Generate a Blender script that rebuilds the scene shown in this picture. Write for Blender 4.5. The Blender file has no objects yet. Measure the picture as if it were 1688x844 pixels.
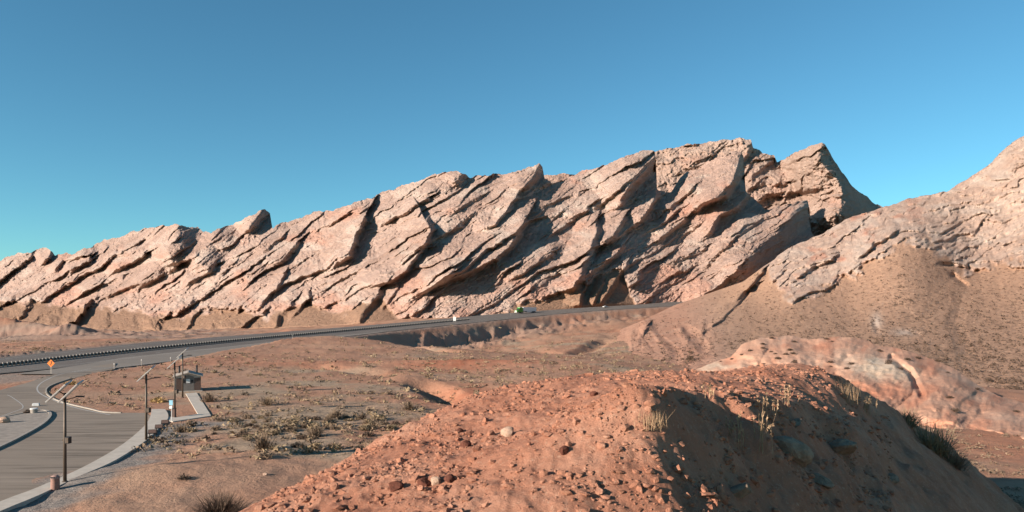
import bpy, bmesh, math, random
import numpy as np
from mathutils import Vector, Matrix
random.seed(7); np.random.seed(7)
R_ = math.radians

# ------------------------------------------------------------------ camera, sky, sun, exposure
CAMZ, F, PX, HY = 12.0, 1200.0, 844.0, 515.0       # camera height (m), focal length / centre / horizon in photograph pixels
scene = bpy.context.scene
C = scene.collection
cam = bpy.data.objects.new('camera', bpy.data.cameras.new('camera')); C.objects.link(cam)
cam.location = (0, 0, CAMZ); cam.rotation_euler = (R_(90), 0, 0)
cam.data.sensor_width = 36; cam.data.lens = 36 * F / 1688; cam.data.shift_y = (HY - 422) / 1688
cam.data.clip_start = 0.5; cam.data.clip_end = 30000
scene.camera = cam
SUN_EL, SUN_AZ = 18.0, 33.0                          # elevation; shadows run this many degrees from +x towards +y
world = bpy.data.worlds.new('World'); scene.world = world; world.use_nodes = True
wn = world.node_tree.nodes; wl = world.node_tree.links
for n in list(wn): wn.remove(n)
sky = wn.new('ShaderNodeTexSky'); sky.sky_type = 'NISHITA'; sky.sun_disc = False
sky.sun_elevation = R_(SUN_EL); sky.sun_rotation = R_(270 - SUN_AZ)
sky.altitude = 1500; sky.air_density = 1.0; sky.dust_density = 0.3; sky.ozone_density = 1.0
bg = wn.new('ShaderNodeBackground'); bg.inputs[1].default_value = 0.05
wo = wn.new('ShaderNodeOutputWorld')
tint = wn.new('ShaderNodeMix'); tint.data_type = 'RGBA'; tint.blend_type = 'MULTIPLY'; tint.inputs[0].default_value = 1
tint.inputs[7].default_value = (.63, 1.25, 1.36, 1)            # the camera's cooler white balance
wl.new(sky.outputs[0], tint.inputs[6]); wl.new(tint.outputs[2], bg.inputs[0]); wl.new(bg.outputs[0], wo.inputs[0])
sl = bpy.data.lights.new('sun', 'SUN'); sl.energy = 5.0; sl.angle = R_(0.5); sl.color = (1.0, 0.88, 0.77)
sun = bpy.data.objects.new('sun', sl); C.objects.link(sun)
ce, se = math.cos(R_(SUN_EL)), math.sin(R_(SUN_EL))
SUNDIR = Vector((math.cos(R_(SUN_AZ)) * ce, math.sin(R_(SUN_AZ)) * ce, -se))
sun.rotation_euler = SUNDIR.to_track_quat('-Z', 'Y').to_euler()
sun.location = (-60, -40, 60)
vs = scene.view_settings
vs.view_transform = 'Standard'; vs.look = 'None'; vs.gamma = 1; vs.use_curve_mapping = False; vs.exposure = 1.08

# ------------------------------------------------------------------ noise
_perm = np.random.RandomState(3).permutation(256); _perm = np.concatenate([_perm, _perm, _perm])
_ga = np.random.RandomState(4).rand(256) * 2 * np.pi
_gx, _gy = np.cos(_ga), np.sin(_ga)
def perlin(x, y, seed=0):
    x = np.asarray(x, float) + seed * 17.31; y = np.asarray(y, float) - seed * 9.77
    x, y = np.broadcast_arrays(x, y)
    xf = np.floor(x); yf = np.floor(y)
    xi = xf.astype(np.int64) & 255; yi = yf.astype(np.int64) & 255
    fx = x - xf; fy = y - yf
    u = fx * fx * fx * (fx * (fx * 6 - 15) + 10); v = fy * fy * fy * (fy * (fy * 6 - 15) + 10)
    def g(ix, iy, dx, dy):
        h = _perm[_perm[ix] + iy]
        return _gx[h] * dx + _gy[h] * dy
    a = g(xi, yi, fx, fy); b = g((xi + 1) & 255, yi, fx - 1, fy)
    c = g(xi, (yi + 1) & 255, fx, fy - 1); d = g((xi + 1) & 255, (yi + 1) & 255, fx - 1, fy - 1)
    return ((a + (b - a) * u) + ((c + (d - c) * u) - (a + (b - a) * u)) * v) * 1.5
def fbm(x, y, o=4, seed=0, gain=0.5, lac=2.03):
    s = 0; a = 1
    for i in range(o):
        s = s + a * perlin(x * lac ** i, y * lac ** i, seed + i * 3); a *= gain
    return s
def ridged(x, y, o=4, seed=0):
    s = 0; a = 1
    for i in range(o):
        s = s + a * (1 - 2 * np.abs(perlin(x * 2.03 ** i, y * 2.03 ** i, seed + i * 3))); a *= 0.5
    return s
def sstep(a, b, x):
    t = np.clip((np.asarray(x, float) - a) / (b - a), 0, 1); return t * t * (3 - 2 * t)
def lut(pts):
    p = np.array(pts, float); return lambda x: np.interp(x, p[:, 0], p[:, 1])
def W(px, py, d):
    return ((px - PX) / F * d, d, CAMZ + (HY - py) / F * d)
def Wz(px, py, z):
    d = (CAMZ - z) * F / (py - HY); return W(px, py, d)
def project(x, y, z):
    return PX + F * x / y, HY - F * (z - CAMZ) / y
class TPS:                                            # thin-plate spline through scattered survey points
    def __init__(s, P, V, lam=0.0):
        P = np.array(P, float); V = np.array(V, float)
        s.m = P.mean(0); s.k = P.std(); P = (P - s.m) / s.k; s.P = P
        n = len(P); d2 = ((P[:, None] - P[None]) ** 2).sum(-1)
        K = np.where(d2 > 0, d2 * np.log(d2 + 1e-12), 0) + lam * np.eye(n)
        Q = np.c_[np.ones(n), P]
        A = np.block([[K, Q], [Q.T, np.zeros((3, 3))]])
        s.w = np.linalg.solve(A, np.r_[V, 0, 0, 0])
    def __call__(s, x, y):
        x = (np.asarray(x, float) - s.m[0]) / s.k; y = (np.asarray(y, float) - s.m[1]) / s.k
        n = len(s.P); r = s.w[n] + s.w[n + 1] * x + s.w[n + 2] * y
        for i in range(n):
            d2 = (x - s.P[i, 0]) ** 2 + (y - s.P[i, 1]) ** 2
            r = r + s.w[i] * d2 * np.log(d2 + 1e-12)
        return r
def polydist(x, y, pts):
    """distance to a polyline, signed (+ on its right-hand side), and position 0..1 along it"""
    pts = np.array(pts, float)
    best = np.full(np.shape(x), 1e18); sg = np.zeros(np.shape(x)); al = np.zeros(np.shape(x))
    L = np.r_[0, np.cumsum(np.hypot(*(pts[1:] - pts[:-1]).T))]; T = L[-1]
    for i in range(len(pts) - 1):
        ax, ay = pts[i]; dx, dy = pts[i + 1] - pts[i]; l2 = dx * dx + dy * dy
        t0 = ((x - ax) * dx + (y - ay) * dy) / l2; t = np.clip(t0, 0, 1)
        ex = x - ax - t * dx; ey = y - ay - t * dy; d = ex * ex + ey * ey
        m = d < best
        best = np.where(m, d, best); sg = np.where(m, np.sign(ey * dx - ex * dy), sg)
        al = np.where(m, (L[i] + t * math.sqrt(l2)) / T, al)
    return np.sqrt(best), sg, al
def inpoly(x, y, poly):
    r = np.zeros(np.shape(x), bool); n = len(poly)
    for i in range(n):
        (x1, y1), (x2, y2) = poly[i], poly[(i + 1) % n]
        if y1 == y2: continue
        r ^= ((y1 > y) != (y2 > y)) & (x < (x2 - x1) * (y - y1) / (y2 - y1) + x1)
    return r

# ------------------------------------------------------------------ materials
def new_mat(name):
    m = bpy.data.materials.new(name); m.use_nodes = True
    nt = m.node_tree; b = nt.nodes['Principled BSDF']
    b.inputs['Specular IOR Level'].default_value = 0.15; b.inputs['Roughness'].default_value = 0.9
    return m, nt, b
def N(nt, kind, **kw):
    n = nt.nodes.new(kind)
    for k, v in kw.items():
        if k.startswith('_'): setattr(n, k[1:], v)
        else: n.inputs[k.replace('_', ' ')].default_value = v
    return n
def noise(nt, vec, scale, detail=5, rough=0.55, dist=0.0):
    n = N(nt, 'ShaderNodeTexNoise', Scale=scale, Detail=detail, Roughness=rough, Distortion=dist)
    nt.links.new(vec, n.inputs['Vector']); return n.outputs['Fac']
def ramp(nt, fac, stops):
    r = nt.nodes.new('ShaderNodeValToRGB'); e = r.color_ramp.elements
    while len(e) < len(stops): e.new(0.5)
    for i, (p, c) in enumerate(stops):
        e[i].position = p; e[i].color = (c[0], c[1], c[2], 1) if hasattr(c, '__len__') else (c, c, c, 1)
    nt.links.new(fac, r.inputs[0]); return r.outputs[0]
def mix(nt, fac, a, b, mode='MIX'):
    n = nt.nodes.new('ShaderNodeMix'); n.data_type = 'RGBA'; n.blend_type = mode
    for sock, v in ((n.inputs[0], fac), (n.inputs[6], a), (n.inputs[7], b)):
        if hasattr(v, 'is_linked'): nt.links.new(v, sock)
        elif hasattr(v, '__len__'): sock.default_value = (v[0], v[1], v[2], 1)
        else: sock.default_value = v
    return n.outputs[2]
def along(nt, vec, ang, stretch):
    n = nt.nodes.new('ShaderNodeMapping'); n.vector_type = 'TEXTURE'
    n.inputs['Rotation'].default_value = (0, R_(-ang), 0); n.inputs['Scale'].default_value = (stretch, 1, 1)
    nt.links.new(vec, n.inputs['Vector']); return n.outputs[0]
def mapping(nt, vec, scale=(1, 1, 1), rot=(0, 0, 0)):
    n = nt.nodes.new('ShaderNodeMapping'); n.inputs['Scale'].default_value = scale; n.inputs['Rotation'].default_value = rot
    nt.links.new(vec, n.inputs['Vector']); return n.outputs[0]
def bump(nt, b, h, dist, strength=1.0, prev=None):
    n = N(nt, 'ShaderNodeBump', Strength=strength, Distance=dist); nt.links.new(h, n.inputs['Height'])
    if prev: nt.links.new(prev, n.inputs['Normal'])
    nt.links.new(n.outputs[0], b.inputs['Normal']); return n.outputs[0]
def objco(nt):
    return nt.nodes.new('ShaderNodeTexCoord').outputs['Object']
def attr(nt, name):
    n = nt.nodes.new('ShaderNodeAttribute'); n.attribute_name = name
    s = nt.nodes.new('ShaderNodeSeparateColor'); nt.links.new(n.outputs['Color'], s.inputs[0]); return s.outputs
def simple(name, c, c2=None, scale=3.0, rough=0.8, metal=0.0, bmp=0.0, spec=0.3):
    m, nt, b = new_mat(name); co = objco(nt)
    c2 = c2 or tuple(v * 0.8 for v in c)
    nz = noise(nt, co, scale, 5, 0.6)
    nt.links.new(ramp(nt, nz, [(0.35, c2), (0.65, c)]), b.inputs['Base Color'])
    b.inputs['Roughness'].default_value = rough; b.inputs['Metallic'].default_value = metal
    b.inputs['Specular IOR Level'].default_value = spec
    if bmp: bump(nt, b, noise(nt, co, scale * 4, 4, 0.6), bmp)
    return m

def rock_material(name, sc=1.0, tl=1.0, c_main=(.425, .292, .235), c_dark=(.30, .195, .152), c_pale=(.49, .37, .305)):
    m, nt, b = new_mat(name); co = objco(nt); mk = attr(nt, 'mask')
    st = along(nt, co, 32, 3.6)
    base = ramp(nt, noise(nt, st, .022 * sc, 7, .62, .4), [(.30, c_dark), (.48, c_main), (.70, c_pale)])
    base = mix(nt, ramp(nt, noise(nt, st, .16 * sc, 6, .65), [(.40, 0.0), (.62, .55)]), base, (.40, .255, .19))
    base = mix(nt, ramp(nt, noise(nt, co, .07 * sc, 6, .7), [(.54, 0.0), (.68, .6)]), base, (.23, .17, .138))
    base = mix(nt, ramp(nt, noise(nt, co, 1.1 * sc, 3, .6), [(.50, 0.0), (.70, .55)]), base, (.22, .15, .115))
    red = ramp(nt, noise(nt, co, .06 * sc, 5, .6), [(.35, (.42, .185, .12)), (.65, (.50, .27, .19))])
    base = mix(nt, mk[1], base, red)
    tal = ramp(nt, noise(nt, co, .25 * sc, 6, .65), [(.32, tuple(tl * v for v in (.23, .14, .092))), (.55, tuple(tl * v for v in (.305, .178, .115))), (.72, tuple(tl * v for v in (.30, .205, .14)))])
    base = mix(nt, mk[0], base, tal)
    base = mix(nt, mk[2], base, (.52, .41, .335))
    nt.links.new(base, b.inputs['Base Color'])
    n1 = bump(nt, b, noise(nt, st, .22 * sc, 8, .68), 2.2 / sc, .8)
    vo = N(nt, 'ShaderNodeTexVoronoi', Scale=.33 * sc, _feature='DISTANCE_TO_EDGE'); nt.links.new(along(nt, co, 32, 2.4), vo.inputs['Vector'])
    bump(nt, b, ramp(nt, vo.outputs['Distance'], [(0.0, 0.0), (.10, 1.0)]), .8 / sc, .7, n1)
    return m

def soil_material(name):
    m, nt, b = new_mat(name); co = objco(nt); mk = attr(nt, 'mask')
    red = ramp(nt, noise(nt, co, .05, 7, .65), [(.30, (.33, .165, .10)), (.5, (.41, .215, .135)), (.70, (.43, .265, .175))])
    grey = ramp(nt, noise(nt, mapping(nt, co, (1, 1.6, 1)), .45, 6, .7), [(.34, (.25, .185, .125)), (.5, (.37, .27, .185)), (.68, (.44, .32, .22))])
    base = mix(nt, mk[0], red, grey)
    base = mix(nt, ramp(nt, noise(nt, co, .9, 5, .7), [(.55, 0.0), (.70, .5)]), base, (.23, .155, .105))
    base = mix(nt, mk[1], base, ramp(nt, noise(nt, co, .3, 6, .6), [(.35, (.40, .135, .07)), (.65, (.48, .22, .13))]))
    base = mix(nt, mk[2], base, ramp(nt, noise(nt, co, 1.3, 5, .7), [(.35, (.19, .165, .145)), (.65, (.30, .26, .225))]))
    nt.links.new(base, b.inputs['Base Color'])
    n1 = bump(nt, b, noise(nt, co, .8, 8, .7), .35, .9)
    bump(nt, b, noise(nt, co, 6, 5, .7), .06, .9, n1)
    return m

def mound_material(name, stone=False):
    m, nt, b = new_mat(name); co = objco(nt)
    base = ramp(nt, noise(nt, co, .35, 7, .65), [(.28, (.36, .145, .085)), (.5, (.46, .205, .125)), (.72, (.53, .275, .18))])
    base = mix(nt, ramp(nt, noise(nt, co, 3.5, 6, .75), [(.48, 0.0), (.70, .55)]), base, (.33, .145, .09))
    base = mix(nt, ramp(nt, noise(nt, co, 9, 4, .7), [(.56, 0.0), (.68, .6)]), base, (.58, .36, .25))
    nt.links.new(base, b.inputs['Base Color'])
    n1 = bump(nt, b, noise(nt, co, 6, 8, .78), .07, 1.0)
    bump(nt, b, noise(nt, co, 26, 6, .7), .03, 1.0, n1)
    return m

def badland_material(name):
    m, nt, b = new_mat(name); co = objco(nt); mk = attr(nt, 'mask')
    base = ramp(nt, noise(nt, co, .12, 6, .6), [(.32, (.42, .215, .14)), (.5, (.49, .27, .18)), (.7, (.52, .325, .23))])
    base = mix(nt, mk[1], base, (.45, .17, .095))
    base = mix(nt, mk[2], base, ramp(nt, noise(nt, co, .5, 5, .6), [(.35, (.52, .38, .265)), (.65, (.66, .53, .40))]))
    base = mix(nt, ramp(nt, noise(nt, co, 1.6, 5, .7), [(.55, 0.0), (.72, .4)]), base, (.34, .19, .13))
    nt.links.new(base, b.inputs['Base Color'])
    n1 = bump(nt, b, noise(nt, co, .7, 7, .65), .35, .7)
    bump(nt, b, noise(nt, co, 7, 5, .7), .05, .8, n1)
    return m

def asphalt_material(name, c1, c2, streak=0.0):
    m, nt, b = new_mat(name); co = objco(nt)
    base = ramp(nt, noise(nt, co, .12, 6, .6), [(.3, c1), (.7, c2)])
    base = mix(nt, ramp(nt, noise(nt, co, 18, 3, .8), [(.4, 0.0), (.7, .35)]), base, tuple(v * 1.5 for v in c2))
    if streak:
        st = noise(nt, mapping(nt, co, (.10, 1.5, 1), (0, 0, R_(-28))), .95, 5, .6, .5)
        gate = ramp(nt, noise(nt, co, .045, 2, .5), [(.42, 0.15), (.6, 1.0)])
        dk = mix(nt, 1.0, ramp(nt, st, [(.47, 0.0), (.60, streak)]), gate, 'MULTIPLY')
        base = mix(nt, dk, base, tuple(v * .42 for v in c1))
        lt = ramp(nt, noise(nt, mapping(nt, co, (.09, 1.9, 1), (0, 0, R_(-28))), .8, 4, .6, .4), [(.55, 0.0), (.66, .4)])
        base = mix(nt, lt, base, tuple(v * 1.45 for v in c2))
    nt.links.new(base, b.inputs['Base Color']); b.inputs['Roughness'].default_value = .85
    bump(nt, b, noise(nt, co, 14, 4, .7), .012, .6)
    return m
M = {}
M['rock'] = rock_material('sandstone')
M['rock_far'] = rock_material('sandstone_far', .8, 1, (.43, .298, .232), (.30, .205, .158), (.49, .37, .30))
M['hill'] = rock_material('hill_rock', 1.6, 1.5, (.53, .37, .285), (.45, .295, .22), (.59, .45, .36))
M['soil'] = soil_material('valley_soil')
M['mound'] = mound_material('red_clay')
M['badland'] = badland_material('badland_clay')
M['asphalt'] = asphalt_material('highway_asphalt', (.135, .112, .095), (.175, .147, .125))
M['asphalt_pale'] = asphalt_material('ramp_asphalt', (.205, .172, .142), (.255, .215, .178))
M['asphalt_lot'] = asphalt_material('lot_asphalt', (.225, .178, .137), (.275, .22, .172), .8)
M['concrete'] = simple('concrete', (.54, .47, .39), (.45, .39, .325), 1.2, .85, 0, .004)
M['kerb'] = simple('kerb_concrete', (.38, .33, .275), (.29, .25, .21), 2, .85, 0, .004)
M['paint'] = simple('road_paint', (.50, .47, .43), (.34, .31, .28), 5, .7)
M['pole'] = simple('brown_pole_steel', (.13, .095, .07), (.095, .07, .052), 4, .55, .3)
M['black'] = simple('black_plastic', (.025, .022, .022), (.016, .015, .015), 6, .6)
M['panel'] = simple('solar_glass', (.03, .035, .06), (.02, .025, .045), 8, .15, 0, 0, .6)
M['alu'] = simple('panel_aluminium', (.62, .58, .54), (.52, .49, .45), 9, .4, .4)
M['brown_wall'] = simple('brown_panelling', (.15, .092, .07), (.105, .065, .052), 7, .8, 0, .01)
M['grey_wall'] = simple('grey_wall', (.20, .175, .155), (.165, .145, .13), 4, .8, 0, .004)
M['pale_wall'] = simple('pale_wall_lit_edge', (.56, .50, .44), (.47, .42, .37), 4, .8)
M['roof'] = simple('roof_sheet', (.40, .34, .285), (.31, .26, .215), 3, .7, 0, .006)
M['white'] = simple('white_paint', (.78, .76, .72), (.66, .64, .60), 5, .6)
M['blue'] = simple('light_blue_sign', (.30, .55, .66), (.24, .47, .58), 6, .5)
M['orange'] = simple('orange_sign', (.85, .22, .02), (.72, .17, .02), 6, .5)
M['can'] = simple('pink_brown_can', (.34, .185, .145), (.26, .14, .11), 8, .75, 0, .01)
M['can_lid'] = simple('can_lid', (.40, .25, .20), (.30, .18, .15), 8, .7)
M['rust'] = simple('weathered_rail', (.16, .125, .105), (.11, .088, .075), 3, .8)
M['post'] = simple('pale_timber_post', (.42, .37, .32), (.32, .28, .24), 3, .85)
M['green'] = simple('green_cab_paint', (.06, .28, .025), (.045, .22, .02), 4, .35, 0, 0, .5)
M['trailer'] = simple('trailer_skin', (.78, .79, .80), (.70, .71, .72), .8, .4, .2)
M['tyre'] = simple('tyre_rubber', (.02, .02, .02), (.012, .012, .012), 9, .9)
M['glass'] = simple('dark_glass', (.03, .035, .04), (.02, .024, .03), 4, .1, 0, 0, .6)
M['stone_red'] = simple('red_stone', (.44, .215, .135), (.27, .115, .07), 3.0, .95, 0, .03, .05)
M['stone_dark'] = simple('dark_red_stone', (.20, .075, .05), (.12, .05, .035), 4, .95, 0, .03, .05)
M['stone_pale'] = simple('pale_stone', (.52, .36, .265), (.40, .26, .18), 3, .9, 0, .02, .05)
M['stone_grey'] = simple('grey_boulder', (.36, .265, .195), (.23, .16, .115), 2.2, .95, 0, .05, .02)
M['shrub_grey'] = simple('grey_shrub_twigs', (.27, .185, .12), (.17, .118, .078), 1.3, .95)
M['shrub_tan'] = simple('tan_shrub_twigs', (.36, .26, .155), (.24, .17, .10), 1.3, .95)
M['shrub_dark'] = simple('dark_shrub', (.12, .075, .05), (.075, .05, .034), 2, .95)
M['shrub_gold'] = simple('golden_shrub', (.44, .28, .10), (.30, .19, .075), 2, .95)
M['straw'] = simple('dry_straw', (.44, .29, .17), (.30, .19, .11), 6, .9)

for _m in M.values():                                  # overall reflectance of the place: dry rock, clay and worn paint
    _nt = _m.node_tree; _b = _nt.nodes['Principled BSDF']; _s = _b.inputs['Base Color'].links[0].from_socket
    _nt.links.new(mix(_nt, 1.0, _s, (.86, .86, .86), 'MULTIPLY'), _b.inputs['Base Color'])

# ------------------------------------------------------------------ object helpers
def tag(o, label=None, cat=None, group=None, kind=None):
    if label: o['label'] = label
    if cat: o['category'] = cat
    if group: o['group'] = group
    if kind: o['kind'] = kind
    return o
def link(name, me, mat=None, parent=None):
    if mat is not None and not me.materials: me.materials.append(M[mat] if isinstance(mat, str) else mat)
    o = bpy.data.objects.new(name, me); C.objects.link(o)
    if parent: o.parent = parent
    return o
def np_mesh(name, V, Fq, mask=None, smooth=True):
    V = np.asarray(V, np.float32).reshape(-1, 3); Fq = np.asarray(Fq, np.int32); k = Fq.shape[1]
    me = bpy.data.meshes.new(name)
    me.vertices.add(len(V)); me.vertices.foreach_set('co', V.ravel())
    me.loops.add(Fq.size); me.loops.foreach_set('vertex_index', Fq.ravel())
    me.polygons.add(len(Fq)); me.polygons.foreach_set('loop_start', np.arange(0, Fq.size, k, dtype=np.int32))
    me.polygons.foreach_set('use_smooth', np.full(len(Fq), smooth))
    if mask is not None:
        a = me.color_attributes.new('mask', 'FLOAT_COLOR', 'POINT')
        c = np.ones((len(V), 4), np.float32); c[:, :3] = np.clip(np.asarray(mask, np.float32).reshape(-1, 3), 0, 1)
        a.data.foreach_set('color', c.ravel())
    me.update(calc_edges=True); me.validate(); return me
def grid_faces(nr, nc):
    i = np.arange(nr * nc).reshape(nr, nc)
    return np.stack([i[:-1, :-1], i[:-1, 1:], i[1:, 1:], i[1:, :-1]], -1).reshape(-1, 4)
class MB:                                             # collects boxes, tubes and polygons into one mesh
    def __init__(s): s.v = []; s.f = []
    def add(s, vs, fs):
        n = len(s.v); s.v += [tuple(v) for v in vs]; s.f += [[n + i for i in f] for f in fs]; return s
    def box(s, c, size, rot=None):
        x, y, z = (d / 2 for d in size)
        vs = [Vector((a * x, b * y, e * z)) for e in (-1, 1) for a, b in ((-1, -1), (1, -1), (1, 1), (-1, 1))]
        if rot is not None: vs = [rot @ v for v in vs]
        c = Vector(c)
        return s.add([v + c for v in vs], [(3, 2, 1, 0), (4, 5, 6, 7), (0, 1, 5, 4), (1, 2, 6, 5), (2, 3, 7, 6), (3, 0, 4, 7)])
    def tube(s, p0, p1, r0, r1=None, n=10, cap=True):
        r1 = r0 if r1 is None else r1; p0 = Vector(p0); p1 = Vector(p1)
        q = (p1 - p0).to_track_quat('Z', 'Y')
        ring = [Vector((math.cos(2 * math.pi * i / n), math.sin(2 * math.pi * i / n), 0)) for i in range(n)]
        vs = [p0 + q @ (v * r0) for v in ring] + [p1 + q @ (v * r1) for v in ring]
        fs = [(i, (i + 1) % n, n + (i + 1) % n, n + i) for i in range(n)]
        if cap: fs += [tuple(range(n - 1, -1, -1)), tuple(range(n, 2 * n))]
        return s.add(vs, fs)
    def prism(s, poly, z0, z1):                       # poly in xy, counter-clockwise
        n = len(poly)
        vs = [(x, y, z0) for x, y in poly] + [(x, y, z1) for x, y in poly]
        from mathutils.geometry import tessellate_polygon
        tri = []
        for a, b, c in tessellate_polygon([[Vector((x, y, 0)) for x, y in poly]]):
            ar = (poly[b][0] - poly[a][0]) * (poly[c][1] - poly[a][1]) - (poly[c][0] - poly[a][0]) * (poly[b][1] - poly[a][1])
            if abs(ar) < 1e-7: continue
            tri.append((n + a, n + b, n + c) if ar > 0 else (n + a, n + c, n + b))
        return s.add(vs, tri + [(i, (i + 1) % n, n + (i + 1) % n, n + i) for i in range(n)])
    def lathe(s, prof, n=14, c=(0, 0, 0)):
        vs = []; fs = []
        for r, z in prof:
            for i in range(n): a = 2 * math.pi * i / n; vs.append((c[0] + r * math.cos(a), c[1] + r * math.sin(a), c[2] + z))
        for j in range(len(prof) - 1):
            for i in range(n): fs.append((j * n + i, j * n + (i + 1) % n, (j + 1) * n + (i + 1) % n, (j + 1) * n + i))
        fs += [tuple(range(n - 1, -1, -1)), tuple(range((len(prof) - 1) * n, len(prof) * n))]
        return s.add(vs, fs)
    def mesh(s, name):
        me = bpy.data.meshes.new(name); me.from_pydata(s.v, [], s.f); me.update(); return me
    def build(s, name, mat, parent=None, bevel=0.0, smooth=False):
        me = s.mesh(name); o = link(name, me, mat, parent)
        if smooth: me.polygons.foreach_set('use_smooth', [True] * len(me.polygons))
        if bevel:
            b = o.modifiers.new('bevel', 'BEVEL'); b.width = bevel; b.segments = 2; b.limit_method = 'ANGLE'
        return o
def empty(name, loc, rz=0.0):
    o = bpy.data.objects.new(name, None); C.objects.link(o); o.location = loc; o.rotation_euler = (0, 0, rz)
    o.empty_display_size = .3; return o
def copy_tree(o, parent=None):
    c = o.copy(); C.objects.link(c); c.parent = parent
    for ch in list(o.children): copy_tree(ch, c)
    return c

# ------------------------------------------------------------------ the sandstone ridge: dipping slabs that end in steep right-hand faces
def fin_relief(x, y, fins, warp):
    xw = x + warp[0]; yw = y + warp[1]
    Rr = np.zeros(np.shape(x))
    for pts, h, w, e in fins:
        p = np.array(pts, float); pad = max(w, e) * 1.1 + 8
        m = (x > p[:, 0].min() - pad) & (x < p[:, 0].max() + pad) & (y > p[:, 1].min() - pad) & (y < p[:, 1].max() + pad)
        if not m.any(): continue
        d, sg, al = polydist(xw[m], yw[m], pts)
        tp = sstep(-.08, .35, al)
        up = np.clip(1 - d / w, 0, 1) ** .85
        dn = 1 - sstep(0, e, d)
        Rr[m] += h * tp * np.where(sg > 0, dn, up)
    return Rr
def saw_layer(x, y, th, w, L, amp, seed, jag=1.0):
    c, s = math.cos(R_(th)), math.sin(R_(th))
    al = x * c - y * s; pe = x * s + y * c              # along the slab (up-right), across it (down-right)
    ph = pe / w + jag * 1.1 * fbm(al / L, pe / (w * 1.8), 3, seed)
    k = np.floor(ph); fr = ph - k
    am = .5 + 1.1 * perlin(al / L * 1.3 + k * 7.7, k * 3.3 + .5, seed + 5)
    prof = np.where(fr < .89, (fr / .89) ** 1.1, 1 - sstep(.89, 1.0, fr))
    return amp * np.clip(am, 0, 1.3) * prof
def sheet(name, mat, x0, x1, nc, nr, base, crest, Db, Dc, relief, maskf, back=7, backdrop=.06, jag=2.5, dpow=1.0, seed=0):
    """a rock face surveyed between its foot and its skyline, with a back that falls away behind the crest"""
    px = np.linspace(x0, x1, nc); yb = base(px)
    yc = crest(px) + jag * fbm(px / 22., px * 0 + 3.3, 4, seed + 40, .6)
    yc = np.minimum(yc, yb - 1.5)
    Y = np.linspace(yb.max(), yc.min(), nr)[:, None]
    y = np.clip(Y, yc[None], yb[None]); x = np.broadcast_to(px, y.shape)
    t = (yb - y) / (yb - yc)
    w = np.hanning(2 * int(nc * .04) + 1); w /= w.sum(); h = len(w) // 2
    ycs = np.convolve(np.pad(crest(px), h, mode='edge'), w, 'valid')
    inv = 1 / Db(px) + (1 / Dc(px) - 1 / Db(px)) * np.clip((yb - y) / np.maximum(yb - ycs, 4), 0, 1.6) ** dpow
    D = 1 / inv
    D = D - relief(x, y, D, t)
    V = np.stack([(x - PX) / F * D, D, CAMZ + (HY - y) / F * D], -1)
    mk = maskf(x, y, t)
    top = V[-1]; rows = [V]; mrow = [mk]
    for k in range(1, back + 1):
        b = top.copy(); s = k * backdrop * top[:, 1]
        b[:, 1] += s; b[:, 0] += s * (px - PX) / F; b[:, 2] -= s * (.35 + .1 * k)
        rows.append(b[None]); mrow.append(mk[-1:])
    V = np.concatenate(rows, 0); mk = np.concatenate(mrow, 0)
    fq = grid_faces(V.shape[0], nc); yy = np.concatenate([y] + [y[:1] * 0 - k for k in range(1, back + 1)], 0).ravel()
    fq = fq[(np.abs(yy[fq[:, 0]] - yy[fq[:, 3]]) + np.abs(yy[fq[:, 1]] - yy[fq[:, 2]])) > 1e-6]
    use = np.zeros(len(yy), bool); use[fq] = True; remap = np.cumsum(use) - 1
    me = np_mesh(name, V.reshape(-1, 3)[use], remap[fq], mk.reshape(-1, 3)[use])
    return link(name, me, mat)

crest_main = lut([(-260, 452), (-120, 444), (0, 429), (30, 420), (60, 412), (78, 409), (86, 411), (91, 421), (120, 418), (150, 405), (200, 389), (250, 376), (288, 368),
    (305, 373), (325, 376), (348, 384), (400, 361), (426, 348), (436, 345), (445, 352), (449, 374), (480, 362), (530, 349), (572, 338), (600, 331), (650, 311), (700, 293),
    (735, 283), (756, 284), (776, 292), (800, 289), (850, 282), (872, 275), (889, 271), (894, 277), (898, 296), (920, 300), (960, 284), (1000, 271), (1045, 254),
    (1070, 247), (1079, 250), (1081, 262), (1083, 312), (1106, 316), (1122, 292), (1155, 270), (1198, 254), (1220, 249), (1226, 258), (1229, 312), (1242, 328), (1262, 345),
    (1290, 338), (1318, 330), (1331, 328), (1335, 345), (1337, 380), (1350, 400), (1400, 425), (1480, 440)])
base_main = lut([(-260, 556), (0, 552), (150, 552), (300, 552), (450, 547), (600, 540), (740, 529), (870, 516), (980, 508), (1100, 504), (1200, 506), (1480, 512)])
Db_main = lut([(-260, 1180), (0, 1000), (200, 850), (400, 710), (600, 600), (740, 560), (870, 570), (980, 592), (1100, 625), (1200, 635), (1480, 650)])
Dc_main = lut([(-260, 1500), (0, 1310), (200, 1150), (400, 1030), (600, 920), (740, 860), (870, 850), (1080, 870), (1220, 870), (1340, 850), (1480, 850)])
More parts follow.
